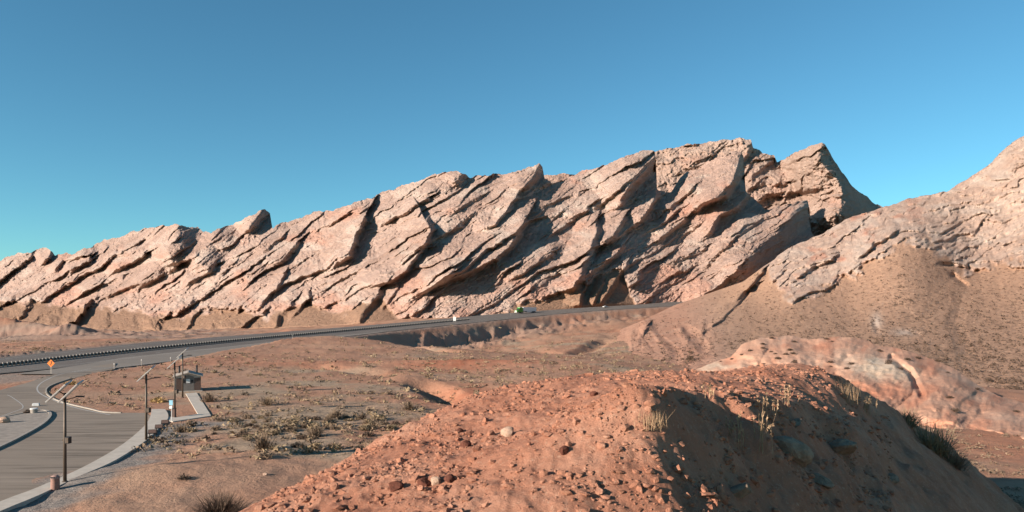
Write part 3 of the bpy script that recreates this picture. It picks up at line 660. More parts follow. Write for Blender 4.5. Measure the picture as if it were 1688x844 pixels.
# ------------------------------------------------------------------ foreground mound: sunlit red top, steep shaded right flank
RA, RB = .9, -.55; RC0 = 9.7 + RA * 2.7 + RB * 15
def flank_d(px, py): return (CAMZ - RC0) / ((py - HY) / F - RA * (px - PX) / F - RB)
LP = [(a, b, flank_d(a, b)) for a, b in ((1160, 960), (1112, 844), (1088, 770), (1064, 705), (1046, 665), (1042, 645), (1100, 641), (1180, 643), (1250, 649), (1310, 660), (1360, 674), (1400, 690))]
LP += [(450, 846, 14.5), (600, 760, 18), (700, 692, 22.5), (760, 664, 25), (810, 648, 27), (900, 640, 29), (1000, 633, 30.5), (1100, 630, 31.5), (1200, 614, 32.5), (1330, 603, 34), (1400, 628, 35), (1450, 662, 38),
       (700, 844, 13.2), (900, 844, 12.6), (850, 720, 18.2), (950, 690, 17.6), (900, 660, 22.5), (1000, 660, 18.5), (1250, 625, 28), (720, 760, 16.4), (1330, 630, 30)]
LW = [W(*p) for p in LP] + [(-3, 3, 7.0), (3, 3, 7.4), (-9, 12, 5.4), (-9, 24, 4.2), (-7, 33, 2.6), (-14, 15, 2.6), (-4, 40, 2.0), (6, 44, 2.2), (16, 48, 2.4), (24, 50, 1.0), (-16, 30, -.6), (0, 52, -2), (14, 62, -3), (-24, 24, -3), (30, 60, -3), (0, -10, 2), (12, -8, 3), (-14, 0, 1)]
l_tps = TPS([p[:2] for p in LW], [p[2] for p in LW], 0.0008)
def mound_z(x, y, detail=True):
    x = np.asarray(x, float); y = np.asarray(y, float)
    Lz = l_tps(x, y)
    w = .35 * fbm(x / 2.6, y / 2.6, 3, 501)
    Rz = RC0 - RA * (x + w) - RB * y - 1.1 * np.clip(y - (40 + .25 * (x - 18)), 0, 60) + .2 * fbm(x / 2.2, y / 2.2, 4, 505, .55) + .05 * ridged(x / 1.1, y / 1.8, 3, 507)
    k = .13; h = np.clip(.5 + .5 * (Rz - Lz) / k, 0, 1); z = Rz * (1 - h) + Lz * h - k * h * (1 - h)
    z = z + .10 * fbm(x / 1.6, y / 1.6, 4, 511)
    if detail:
        lit = sstep(-.3, .3, Rz - Lz)
        z = z + .04 * fbm(x / .5, y / .5, 3, 515, .6) + .045 * ridged(x / .8, y / .8, 2, 519) * sstep(0, .6, fbm(x / 4., y / 4., 2, 521)) * lit
    return z
def build_mound():
    q = np.concatenate([np.linspace(-1.4, -.42, 50, endpoint=False), np.linspace(-.42, .74, 640, endpoint=False), np.linspace(.74, 1.4, 40)])
    d = np.concatenate([np.linspace(-8, 9, 14, endpoint=False), np.geomspace(9, 66, 520)])
    Q, Dd = np.meshgrid(q, d); X = Q * np.maximum(Dd, 7); Y = Dd
    Z = mound_z(X, Y)
    return link('mound', np_mesh('mound', np.stack([X, Y, Z], -1), grid_faces(len(d), len(q))), 'mound')
mound = tag(build_mound(), kind='structure')
def mz(x, y): return float(mound_z(np.array([x]), np.array([y]))[0])
def mpix(px, py):
    q = (px - PX) / F; p = (HY - py) / F
    d = np.geomspace(8, 64, 900); h = CAMZ + p * d - mound_z(q * d, d)
    k = max(1, int(np.argmax(h < 0)))
    a = h[k - 1] / (h[k - 1] - h[k] + 1e-9); dd = d[k - 1] + a * (d[k] - d[k - 1])
    return Vector((q * dd, dd, mz(q * dd, dd)))

# ------------------------------------------------------------------ pavement
def strip(name, mat, o0, o1, i0=0, i1=None, lift=.0, side=.12):
    """a strip of the highway between two offsets from its centre line, with a skirt on both sides"""
    i1 = len(RC) if i1 is None else i1; idx = np.arange(i0, i1)
    o0 = np.broadcast_to(np.asarray(o0, float), len(RC))[idx]; o1 = np.broadcast_to(np.asarray(o1, float), len(RC))[idx]
    def row(o, dz): return np.c_[RC[idx, 0] + RN[idx, 0] * o, RC[idx, 1] + RN[idx, 1] * o, RC[idx, 2] - RK[idx] * o + lift + dz]
    rows = np.stack([row(o0, -side), row(o0, 0), row((o0 + o1) / 2, 0), row(o1, 0), row(o1, -side)]) if side else np.stack([row(o0, 0), row(o1, 0)])
    return link(name, np_mesh(name, rows, grid_faces(rows.shape[0], len(idx))[:, ::-1], smooth=False), mat)
ri = lambda px: int(np.argmin(np.abs(RPX - px)))
tag(strip('highway', 'asphalt', HL, HR), kind='structure')
tag(strip('exit_ramp', 'asphalt_pale', np.interp(RPX, [-400, -150, 0, 150, 400, 600], [22, 20, 15, 9, 10, 13]), RAMP_R, ri(-130), ri(598), .012), kind='structure')
def road_line(o, w, i0, i1, dash=None):
    v = []; f = []; i = i0
    while i < i1 - 1:
        j = min(i1 - 1, i + (dash[0] if dash else i1))
        k0 = len(v)
        for q in range(i, j + 1):
            for e in (-w / 2, w / 2):
                oo = (o[q] if hasattr(o, '__len__') else o) + e
                v.append((RC[q, 0] + RN[q, 0] * oo, RC[q, 1] + RN[q, 1] * oo, RC[q, 2] - RK[q] * oo + .022))
        for q in range(j - i): f.append((k0 + 2 * q, k0 + 2 * q + 1, k0 + 2 * q + 3, k0 + 2 * q + 2))
        i = j + (dash[1] if dash else i1)
    me = bpy.data.meshes.new('road_marking'); me.from_pydata(v, [], f); return me
for o, w, a, b, d in ((-13.5, .22, 0, len(RC), None), (-3.2, .2, 0, len(RC), None), (3.4, .2, 0, len(RC), None), (11.2, .24, 0, len(RC), None), (-8.4, .2, 0, len(RC), (1, 3)), (7.3, .2, 0, len(RC), (1, 3)),
                      (RAMP_R - 1.2, .22, ri(-60), ri(590), None)):
    tag(link('road_marking', road_line(o, w, a, b, d), 'paint'), kind='structure')
def ccw(p):
    a = sum(p[i][0] * p[(i + 1) % len(p)][1] - p[(i + 1) % len(p)][0] * p[i][1] for i in range(len(p))); return p if a > 0 else p[::-1]
def smooth2(pts, n=6):
    P = catmull(np.c_[np.array(pts, float), np.zeros(len(pts))], 1e9 if n == 1 else .9); return [tuple(p[:2]) for p in P]
def slab(name, mat, poly, z0, z1, parent=None): return MB().prism(ccw(poly), z0, z1).build(name, mat, parent)
walk_L = smooth2(pxl([(250, 676), (247, 690), (236, 706), (200, 736), (140, 771), (60, 807), (0, 830), (-150, 897)]))
walk_R = smooth2(pxl([(-150, 916), (0, 846), (60, 821), (130, 788), (190, 761), (242, 727), (264, 705), (276, 693), (277, 684), (272, 676)]))
lot_poly = pxl([(-260, 712), (-100, 668), (0, 643), (41, 632), (85, 618), (150, 605), (190, 598), (190, 608), (150, 616), (115, 625), (95, 632), (81, 638), (76, 645), (82, 654), (105, 664), (150, 675), (172, 680), (240, 680.5)]) + walk_L[6:] + pxl([(-260, 955)])
lot = tag(slab('car_park', 'asphalt_lot', lot_poly, -.3, .0), kind='structure')
tag(slab('sidewalk', 'concrete', walk_L + walk_R, -.3, .13), kind='structure')
tag(slab('footpath', 'concrete', pxl([(306, 649), (324, 647.5), (348, 686), (285, 695.5), (275, 694), (277.5, 687), (289, 689), (326, 683)]), -.3, .06), kind='structure')
def kerb(name, pts, w=.16, h=.14, mat='kerb', closed=False):
    P = np.array(smooth2(pts)); T = np.gradient(P, axis=0); T /= np.linalg.norm(T, axis=1)[:, None]; Nn = np.c_[T[:, 1], -T[:, 0]]
    def row(o, z): return np.c_[P + Nn * o, np.full(len(P), z)]
    rows = np.stack([row(-w / 2, -.15), row(-w / 2, h), row(w / 2, h), row(w / 2, -.15)])
    return link(name, np_mesh(name, rows, grid_faces(4, len(P)), smooth=False), mat)
isl = [(-80, 772), (0, 738), (40, 718), (66, 703), (79, 692), (83, 684), (77, 678.5), (66, 677.5), (50, 680), (0, 690), (-80, 704)]
tag(kerb('kerb', pxl(isl), .3, .17), kind='structure')
IS = smooth2(pxl(isl)); me = bpy.data.meshes.new('traffic_island'); bm = bmesh.new()
fc = bm.faces.new([bm.verts.new((x, y, .11)) for x, y in ccw(IS)]); bmesh.ops.triangulate(bm, faces=[fc]); bm.to_mesh(me); bm.free()
M['island'] = simple('island_gravel', (.30, .25, .205), (.21, .175, .145), 1.2, .95, 0, .03)
tag(link('traffic_island', me, 'island'), kind='structure')
tag(kerb('kerb', pxl([(118, 624), (95, 631.5), (80.5, 638), (76, 645), (82, 654), (105, 664), (150, 675), (172, 680), (200, 681)]), .18, .12), kind='structure')
def flat_line(name, pts, w, z, mat='paint'):
    P = np.array(smooth2(pts)); T = np.gradient(P, axis=0); T /= np.linalg.norm(T, axis=1)[:, None]; Nn = np.c_[T[:, 1], -T[:, 0]]
    rows = np.stack([np.c_[P - Nn * w / 2, np.full(len(P), z)], np.c_[P + Nn * w / 2, np.full(len(P), z)]])
    return tag(link(name, np_mesh(name, rows, grid_faces(2, len(P)), smooth=False), mat), kind='structure')
flat_line('pavement_marking', pxl([(182, 684), (130, 673.5), (92, 661), (70, 651), (62, 644), (63, 636), (75, 627), (100, 617), (150, 607.5)]), .2, .008)
flat_line('pavement_marking', pxl([(-40, 700), (20, 680), (38, 670), (20, 655), (12, 651)]), .12, .008)

# ------------------------------------------------------------------ guardrail on the median
g0, g1 = ri(-70), ri(775)
gl = np.interp(np.arange(RS[g0], RS[g1], 1.45), RS, np.arange(len(RS)))
def rpos(fi, off):
    i = int(fi); f = fi - i; i2 = min(i + 1, len(RC) - 1); c = RC[i] * (1 - f) + RC[i2] * f
    return Vector((c[0] + RN[i, 0] * off, c[1] + RN[i, 1] * off, c[2] - RK[i] * off)), math.atan2(RT[i, 1], RT[i, 0])
p0, a0 = rpos(gl[0], 0)
gr = tag(empty('guardrail', p0), 'long dark guardrail with pale posts down the middle of the highway', 'guardrail')
idx = np.arange(g0, g1 + 1)
prof = [(-.10, .12), (-.04, .30), (-.10, .46), (-.04, .62), (-.10, .80), (-.16, .80), (-.16, .12)]
rows = np.stack([np.c_[RC[idx, 0] + RN[idx, 0] * o - p0.x, RC[idx, 1] + RN[idx, 1] * o - p0.y, RC[idx, 2] + z - p0.z] for o, z in prof + prof[:1]])
link('rail', np_mesh('rail', rows, grid_faces(len(prof) + 1, len(idx)), smooth=False), 'rust', gr)
pm = MB().box((0, 0, .42), (.26, .22, 1.06)).box((0, 0, .97), (.30, .26, .05)).mesh('post')
for k, fi in enumerate(gl):
    p, a = rpos(fi, .16); o = link('post', pm, 'post', gr); o.location = p - p0; o.rotation_euler = (0, 0, a)

# ------------------------------------------------------------------ solar lamp posts
def lamp(px, py, panels, label, h=6.25):
    x, y, z = Wz(px, py, 0); r = tag(empty('solar_lamp_post', (x, y, gz(x, y))), label, 'lamp post', 'solar lamp posts along the car park')
    MB().lathe([(.20, -.15), (.20, .06), (.13, .10), (.10, .14)], 12).build('base_plate', 'pole', r)
    MB().tube((0, 0, .05), (0, 0, h), .12, .085, 12).build('pole', 'pole', r, smooth=True)
    bx = MB().box((.24, -.02, 2.95), (.30, .34, .46)).build('battery_box', 'black', r, .02)
    MB().box((.24, -.20, 2.95), (.22, .02, .36)).build('box_door', 'pole', bx)
    MB().box((.0, 0, 2.95), (.30, .12, .12)).build('box_bracket', 'pole', r)
    arm = MB().tube((0, 0, h - .5), (.75, .15, h - .28), .035, .03, 8).build('lamp_arm', 'pole', r)
    MB().box((.95, .19, h - .26), (.55, .22, .09)).build('lamp_head', 'black', arm, .02)
    for k in range(panels):
        ox = (-.42, .42)[k] if panels == 2 else 0.0
        rot = Matrix.Rotation(R_(-42 - 2 * k), 3, 'Y') @ Matrix.Rotation(R_(14), 3, 'X'); c = Vector((ox, .0, h + .12))
        fr = MB().box(c, (1.85, 1.15, .09), rot).build('solar_panel', 'alu', r, .008)
        MB().box(c + rot @ Vector((0, 0, .048)), (1.76, 1.06, .012), rot).build('cell_face', 'panel', fr)
        MB().tube((0, 0, h - .12), c, .04, .04, 8).build('panel_bracket', 'pole', r)
lamp(107, 797, 2, 'solar lamp post with twin tilted panels beside the pink trash can')
lamp(241, 727, 1, 'solar lamp post beside the three slanted information boards')
lamp(288, 687, 1, 'solar lamp post next to the light blue sign and brown bin')
lamp(301, 655, 1, 'solar lamp post standing right in front of the restroom hut')

# ------------------------------------------------------------------ restroom hut
def hut():
    x0, y0, _ = Wz(291.5, 645, 0); x1, y1, _ = Wz(331, 644, 0)
    w = 3.5; d = 4.2; r = tag(empty('restroom_hut', ((x0 + x1) / 2 - .84, y0 + d / 2, 0), R_(23.7)), 'small brown restroom hut with pale roof and two black vent pipes', 'hut')
    hw = w / 2; hd = d / 2; eh, ph = 2.25, 2.75
    MB().box((0, 0, -.05), (w + .5, d + .5, .22)).build('foundation', 'concrete', r)
    wl_ = MB().add([(-hw, -hd, .06), (hw, -hd, .06), (hw, -hd, eh), (0, -hd, ph), (-hw, -hd, eh), (-hw, hd, .06), (hw, hd, .06), (hw, hd, eh), (0, hd, ph), (-hw, hd, eh)],
        [(0, 1, 2, 3, 4), (9, 8, 7, 6, 5), (0, 5, 6, 1), (1, 6, 7, 2), (2, 7, 8, 3), (3, 8, 9, 4), (4, 9, 5, 0)]).build('wall', 'pale_wall', r)
    gp = MB().add([(-.80, -hd - .06, .10), (.80, -hd - .06, .10), (.80, -hd - .06, 2.2), (0, -hd - .06, 2.45), (-.80, -hd - .06, 2.2), (-.80, -hd, .10), (.80, -hd, .10), (.80, -hd, 2.2), (0, -hd, 2.45), (-.80, -hd, 2.2)],
        [(0, 1, 2, 3, 4), (0, 5, 6, 1), (1, 6, 7, 2), (2, 7, 8, 3), (3, 8, 9, 4), (4, 9, 5, 0)]).build('entrance_panel', 'grey_wall', r)
    MB().box((0, -hd - .09, 1.55), (.52, .05, .62)).build('notice_board', 'white', gp)
    for sx in (-1, 1):
        MB().box((sx * .55, -hd - .085, 1.48), (.30, .04, .42)).build('vent_window', 'black', gp)
        n = 5; x_in, x_out = .84, hw - .07; pw = (x_out - x_in) / n
        for k in range(n):
            MB().box((sx * (x_in + pw * (k + .5)), -hd - .025, 1.06), (pw - .025, .05, 1.92)).build('plank', 'brown_wall', wl_)
        MB().box((sx * (hw - .02), -hd - .03, 1.08), (.08, .06, 2.0)).build('corner_post', 'pale_wall' if sx < 0 else 'brown_wall', r)  # left post paler: the sunlit strip of side wall put into its colour
    for k in range(9): MB().box((hw + .02, -hd + .3 + k * .46, 1.06), (.04, .43, 1.92)).build('plank', 'brown_wall', wl_)
    ov = .38; t = .12; sl_ = (ph - eh) / hw
    rf = None
    for sx in (-1, 1):
        e = hw + ov; ze = ph - sl_ * e
        pts = [(0, ph + .02), (sx * e, ze + .02), (sx * e, ze + .02 + t), (0, ph + .02 + t)]
        v = [(a, -hd - .5, b) for a, b in pts] + [(a, hd + .4, b) for a, b in pts]
        f = [(0, 1, 2, 3), (7, 6, 5, 4), (0, 4, 5, 1), (1, 5, 6, 2), (2, 6, 7, 3), (3, 7, 4, 0)]
        rf = MB().add(v, f if sx < 0 else [q[::-1] for q in f]).build('roof_slope', 'roof', r)
    MB().box((0, -.05, ph + .17), (.18, d + .9, .06)).build('ridge_cap', 'roof', r)
    for sx in (-1.28, 1.22):
        p = MB().tube((sx, hd - .5, 1.8), (sx, hd - .5, 3.55), .14, .14, 12).build('vent_pipe', 'black', r, smooth=True)
        MB().lathe([(.17, 0), (.19, .06), (.10, .12)], 12, (sx, hd - .5, 3.55)).build('pipe_cap', 'black', p)
hut()

# ------------------------------------------------------------------ small street furniture
def place(name, px, py, label, cat, group=None, rz=0.0, z=None):
    x, y, _ = Wz(px, py, 0); return tag(empty(name, (x, y, gz(x, y) if z is None else z), rz), label, cat, group)
b = place('trash_can', 91, 808, 'pinkish round trash can with sloped lid by the kerb', 'trash can')
MB().lathe([(.25, -.06), (.27, 0), (.275, .35), (.265, .70), (.27, .72)], 18).build('body', 'can', b, smooth=True)
ld = MB().lathe([(.29, .70), (.29, .76), (.25, .88), (.12, .95)], 18).build('lid', 'can_lid', b, smooth=True)
MB().box((-.02, -.25, .83), (.24, .08, .10)).build('flap', 'black', ld)
for (px, py), l in zip(((251, 724), (262, 715), (272, 707)), ('nearest of three slanted information boards beside the sidewalk', 'middle one of three slanted information boards beside the sidewalk', 'farthest of three slanted information boards beside the sidewalk')):
    b = place('information_board', px, py, l, 'information board', 'information boards', R_(20))
    for sx in (-.22, .22): MB().box((sx, 0, .32), (.08, .08, .76)).build('leg', 'pole', b)
    rot = Matrix.Rotation(R_(35), 3, 'X')
    pn = MB().box((0, -.02, .78), (.72, .55, .06), rot).build('board', 'black', b, .01)
    MB().box(Vector((0, -.02, .78)) + rot @ Vector((0, 0, .036)), (.64, .46, .01), rot).build('printed_face', 'brown_wall', pn)
b = place('post_sign', 283, 695, 'light blue and white sign on a slim white post by the footpath', 'sign')
MB().tube((0, 0, -.1), (0, 0, 2.5), .035, .035, 8).build('post', 'white', b)
MB().box((-.05, -.05, 2.12), (.40, .03, .55)).build('upper_plate', 'blue', b, .01)
MB().box((-.08, -.05, 1.62), (.32, .03, .30)).build('lower_plate', 'white', b, .01)
MB().box((-.05, -.045, 2.46), (.70, .05, .09)).build('cap_rail', 'black', b)
b = place('waste_bin', 286.3, 687.5, 'narrow dark brown bin at the foot of a lamp post', 'bin')
MB().box((0, 0, .48), (.42, .42, 1.0)).build('body', 'brown_wall', b, .02)
MB().box((-.12, 0, 1.02), (.72, .48, .08)).build('lid', 'black', b, .01)
b = tag(empty('diamond_sign', (*Wz(84, 615.5, .1)[:2], .0)), 'orange diamond warning sign with black mark by the highway', 'sign')
bd = b.location.y; s_ = bd / F
MB().box((-.10, .03, 1.2), (.07, .05, 2.7)).build('post', 'post', b); MB().box((.14, .03, 1.2), (.07, .05, 2.7)).build('post', 'post', b)
dp = MB().add([(0, -.02, 1.32), (.75, -.02, 2.07), (0, -.02, 2.82), (-.75, -.02, 2.07), (0, .0, 1.32), (.75, .0, 2.07), (0, .0, 2.82), (-.75, .0, 2.07)],
              [(0, 1, 2, 3), (7, 6, 5, 4), (0, 4, 5, 1), (1, 5, 6, 2), (2, 6, 7, 3), (3, 7, 4, 0)]).build('plate', 'orange', b)
mk = MB()
for c, sz, an in (((-.02, -.03, 1.80), (.13, .012, .30), 0), ((.05, -.03, 2.03), (.13, .012, .28), 35), ((.09, -.03, 2.22), (.13, .012, .26), 0), ((.09, -.03, 2.40), (.34, .012, .10), 0)):
    mk.box(c, sz, Matrix.Rotation(R_(an), 3, 'Y'))
mk.build('arrow_mark', 'black', dp)
for k, (px, py, hh, dd, l) in enumerate(((482, 569, 1.3, 250, 'white roadside marker post left of the shaded road bank'), (281, 594.5, 1.5, 182, 'slim roadside marker post above the restroom hut'), (233, 601, 1.5, 168, 'slim roadside marker post left of the restroom hut'),
                              (188, 608, 1.4, 155, 'slim roadside marker post farthest left along the ramp'), (842, 524, 2.0, 470, 'thin white marker post just left of the truck'))):
    x, y, z = W(px, py, dd); b = tag(empty('marker_post', (x, y, gz(x, y))), l, 'marker post', 'roadside marker posts')
    MB().box((0, 0, hh / 2 - .1), (.09, .04, hh + .2)).build('post', 'post', b); MB().box((0, -.03, hh - .16), (.12, .02, .26)).build('reflector', 'white', b)
fi = ri(740); p, a = rpos(fi, 4.0)
b = tag(empty('road_sign', p), 'small white rectangular sign beside the far highway bend', 'sign')
for sx in (-.5, .5): MB().box((sx, 0, .8), (.1, .1, 1.9)).build('post', 'post', b)
MB().box((0, -.08, 1.9), (1.6, .05, 2.3)).build('plate', 'white', b)
b = place('concrete_block', 56, 682, 'white topped round concrete block at the tip of the island', 'block', None, 0, .1)
MB().lathe([(.36, -.1), (.37, .30), (.35, .44)], 14).build('body', 'kerb', b); MB().lathe([(.42, .44), (.42, .54), (.30, .58)], 14).build('cap', 'white', b)
x, y, _ = Wz(59.5, 669, 0); o = MB().box((0, 0, .14), (.78, .5, .28)).box((-.02, .02, .31), (.70, .42, .06)).build('white_slab', 'white', None, .03); o.location = (x, y, 0); o.rotation_euler = (0, 0, .3)
tag(o, 'low white slab lying on asphalt beyond the island tip', 'slab')

# ------------------------------------------------------------------ vehicles (x forward)
def wheels(r, xs, ys, rad, wd):
    for x in xs:
        for y in ys:
            w = MB().tube((x, y - wd / 2, rad), (x, y + wd / 2, rad), rad, rad, 16).build('wheel', 'tyre', r)
            s = 1 if y > 0 else -1; MB().tube((x, y + s * (wd / 2), rad), (x, y + s * (wd / 2 + .03), rad), rad * .55, rad * .5, 12).build('rim', 'alu', w)
p, a = rpos(ri(880), -8)
t = tag(empty('semi_truck', p + Vector((0, 0, .02)), a + math.pi), 'green semi truck with long silver grey trailer on the highway', 'truck')
def extr(prof, y0, y1, name, mat, par, bev=.06):
    n = len(prof); return MB().add([(x, y0, z) for x, z in prof] + [(x, y1, z) for x, z in prof], [tuple(range(n)), tuple(range(2 * n - 1, n - 1, -1))] + [(i, n + i, n + (i + 1) % n, (i + 1) % n) for i in range(n)]).build(name, mat, par, bev)
extr([(3.6, .7), (9.6, .7), (9.7, 1.9), (7.9, 2.15), (7.2, 3.15), (6.6, 3.9), (4.2, 3.95), (3.6, 3.6)], -1.2, 1.2, 'cab', 'green', t)
extr([(7.85, 2.2), (7.22, 3.1), (7.26, 3.14), (7.92, 2.24)], -1.1, 1.1, 'windscreen', 'glass', t, 0)
for s in (-1, 1): MB().box((6.5, s * 1.205, 2.65), (1.0, .03, .75)).build('side_window', 'glass', t)
MB().box((9.72, 0, 1.3), (.06, 1.5, 1.0)).build('grille', 'alu', t); MB().box((9.75, 0, .62), (.25, 2.4, .35)).build('bumper', 'alu', t)
MB().box((5.4, 0, 3.98), (2.2, 2.1, .18)).build('roof_fairing', 'white', t, .05)
MB().box((-3.6, 0, 2.65), (13.6, 2.5, 2.75)).build('trailer', 'trailer', t, .04)
MB().box((-3.6, 0, 1.12), (13.2, .9, .3)).build('chassis', 'black', t)
for s in (-1, 1): MB().box((-3.2, s * 1.1, .95), (5.2, .05, .65)).build('side_skirt', 'trailer', t)
wheels(t, (8.6, 4.9, 3.7, -8.0, -9.2), (-1.0, 1.0), .52, .35)
p, a = rpos(ri(1011), -7)
t = tag(empty('car', p + Vector((0, 0, .02)), a + math.pi), 'tiny white car far up the highway right of the truck', 'car')
extr([(-2.2, .35), (2.2, .35), (2.3, .8), (1.3, .98), (-2.15, 1.05), (-2.3, .7)], -.9, .9, 'body', 'white', t)
extr([(1.25, .97), (.55, 1.5), (-1.4, 1.52), (-2.1, 1.04)], -.8, .8, 'cabin', 'glass', t)
MB().box((-.4, 0, 1.53), (1.8, 1.5, .05)).build('roof', 'white', t)
wheels(t, (1.4, -1.4), (-.8, .8), .34, .22)

# ------------------------------------------------------------------ stones
phi = (1 + 5 ** .5) / 2
ICO = np.array([(-1, phi, 0), (1, phi, 0), (-1, -phi, 0), (1, -phi, 0), (0, -1, phi), (0, 1, phi), (0, -1, -phi), (0, 1, -phi), (phi, 0, -1), (phi, 0, 1), (-phi, 0, -1), (-phi, 0, 1)]) / math.hypot(1, phi)
ICOF = np.array([(0, 11, 5), (0, 5, 1), (0, 1, 7), (0, 7, 10), (0, 10, 11), (1, 5, 9), (5, 11, 4), (11, 10, 2), (10, 7, 6), (7, 1, 8), (3, 9, 4), (3, 4, 2), (3, 2, 6), (3, 6, 8), (3, 8, 9), (4, 9, 5), (2, 4, 11), (6, 2, 10), (8, 6, 7), (9, 8, 1)])
rs = np.random.RandomState(21)
def rock_verts(n, jit=.42):
    s = 1 + (rs.rand(n, 12, 1) - .5) * 2 * jit * .6; v = ICO[None] * s
    v = v + (rs.rand(n, 12, 3) - .5) * jit
    return v * (rs.rand(n, 1, 3) * .6 + np.array([.75, .75, .45]))
def rotz(v, a):
    c, s = np.cos(a)[:, None], np.sin(a)[:, None]; x, y = v[..., 0].copy(), v[..., 1].copy()
    v[..., 0] = x * c - y * s; v[..., 1] = x * s + y * c; return v
def scatter_rocks(name, mat, x, y, z, size, label=None, cat=None):
    n = len(x); v = rotz(rock_verts(n), rs.rand(n) * 6.3) * size[:, None, None]
    v += np.stack([x, y, z + size * .12], -1)[:, None]
    f = (ICOF[None] + 12 * np.arange(n)[:, None, None]).reshape(-1, 3)
    return link(name, np_mesh(name, v, f, smooth=False), mat)
def lit_side(x, y): return RC0 - RA * x - RB * y - l_tps(x, y)
n = 21000
pxs = rs.uniform(420, 1470, n); ds = 10.5 * (36 / 10.5) ** rs.rand(n); xs = (pxs - PX) / F * ds
zz = mound_z(xs, ds); dens = rs.rand(n) < np.clip(.35 + .8 * fbm(xs / 2.2, ds / 2.2, 3, 601), .1, 1)
lt = lit_side(xs, ds)
for nm, m_, mt in (('loose_clods', dens & (lt > -.25), 'mound'), ('shaded_gravel', dens & (lt <= -.25) & (rs.rand(n) < 1.1), 'stone_red')):
    sz = .018 + .085 * rs.rand(m_.sum()) ** 5 + .0006 * ds[m_]
    if nm != 'loose_clods': sz = sz * 1.25
    o = scatter_rocks(nm, mt, xs[m_], ds[m_], zz[m_], sz)
    tag(o, 'loose crumbly red clods strewn over the sunlit mound' if nm == 'loose_clods' else 'fine broken stones on the shaded flank of the mound', 'gravel', None, 'stuff')
def rock_mesh(seed, sub=2, jit=.35, flat=.6):
    bm = bmesh.new(); bmesh.ops.create_icosphere(bm, subdivisions=sub, radius=1); rg = random.Random(seed)
    pl = [(Vector((rg.gauss(0, 1), rg.gauss(0, 1), rg.gauss(0, .7))).normalized(), rg.uniform(.55, .9)) for _ in range(9)]
    for v in bm.verts:
        for nn, dd in pl:
            k = v.co.dot(nn) - dd
            if k > 0: v.co -= nn * k
        v.co *= 1 + rg.uniform(-.05, .05); v.co.z *= flat
    me = bpy.data.meshes.new('stone'); bm.to_mesh(me); bm.free(); return me
SM = {}
for mt in ('stone_red', 'stone_dark', 'stone_pale', 'stone_grey'):
    SM[mt] = []
    for k in range(6 if mt == 'stone_red' else 3):
        m_ = rock_mesh(k * 7 + len(mt), 1 if mt == 'stone_red' else 3); m_.materials.append(M[mt]); SM[mt].append(m_)
def stone(name, pt, size, mt, label, cat='stone', group=None, k=0, rz=0.0, tilt=(0, 0)):
    o = bpy.data.objects.new(name, SM[mt][k % len(SM[mt])]); C.objects.link(o)
    o.location = pt + Vector((0, 0, size[2] * .18)); o.scale = size; o.rotation_euler = (tilt[0], tilt[1], rz)
    return tag(o, label, cat, group)
k = 0
while k < 130:
    px = rs.uniform(520, 1420); d = 12 * (30 / 12) ** rs.rand(); x = (px - PX) / F * d
    if lit_side(x, d) < .1: continue
    if fbm(np.array([x / 2.2]), np.array([d / 2.2]), 3, 601)[0] < -.15: continue
    s = .055 + .10 * rs.rand() ** 3
    stone('stone', Vector((x, d, mz(x, d))), (s * rs.uniform(.9, 1.5), s, s * rs.uniform(.6, 1)), 'stone_red', 'small angular red stone %s of the sunlit mound' % ('on the lower left slope' if px < 760 else 'near the shaded lip' if px > 990 and d < 19 else 'on the near middle' if d < 17 else 'on the upper middle' if d < 22 else 'toward the far crest'), 'stone', 'small red stones on the mound', k, rs.rand() * 6); k += 1
for i, (px, py, sx, sz, mt, l) in enumerate(((838, 718, .22, .30, 'stone_pale', 'pale blocky stone casting a shadow at the middle of the mound'), (768, 736, .17, .2, 'stone_dark', 'dark red round stone left of the pale blocky stone'),
      (719, 797, .13, .18, 'stone_pale', 'pale stone among dark clods low on the mound'), (700, 800, .20, .2, 'stone_dark', 'dark clod left of the pale stone low on the mound'), (742, 792, .15, .16, 'stone_dark', 'dark clod right of the pale stone low on the mound'),
      (652, 806, .18, .2, 'stone_dark', 'dark clod nearest the lower left edge of the mound'), (757, 712, .15, .13, 'stone_dark', 'small dark stone above the dark red round stone'), (934, 814, .14, .12, 'stone_red', 'flat red stone near the bottom centre of the mound'),
      (930, 745, .14, .16, 'stone_dark', 'dark stone at the centre of the mound right of the pale block'), (980, 652, .16, .16, 'stone_dark', 'little dark stone near the far lip of the mound'))):
    stone('stone', mpix(px, py), (sx, sx * .8, sz), mt, l, 'stone', None, i, i * 1.3)
for i, (px, py, sx, sy, sz, mt, l) in enumerate(((1304, 752, .78, .55, .62, 'stone_grey', 'large grey boulder in the shade beside the straw stalks'), (1385, 745, .85, .5, .5, 'stone_grey', 'grey slanting boulder in the shade right of the larger one'),
      (1215, 815, .45, .3, .25, 'stone_grey', 'low grey stone in deep shade near the bottom edge'), (1310, 700, .3, .25, .16, 'stone_grey', 'small grey stone in the shade above the large boulder'), (1470, 790, .3, .25, .2, 'stone_grey', 'small stone in the shade low on the right flank'),
      (1355, 795, .38, .3, .2, 'stone_grey', 'flat stone in the shade below the two boulders'))):
    stone('boulder', mpix(px, py), (sx, sy, sz), mt, l, 'boulder', None, i, .5 + i, (0, .45))
x, y, _ = Wz(7, 698, 0); stone('boulder', Vector((x, y, .15)), (.62, .5, .75), 'stone_pale', 'tan boulder on the traffic island at the left edge', 'boulder', None, 1, .8)
x, y, _ = Wz(437, 783, 0); p = gpix(437, 783); stone('stone', p, (.22, .2, .22), 'stone_pale', 'lone pale stone on bare red ground left of the mound', 'stone', None, 2, .3)
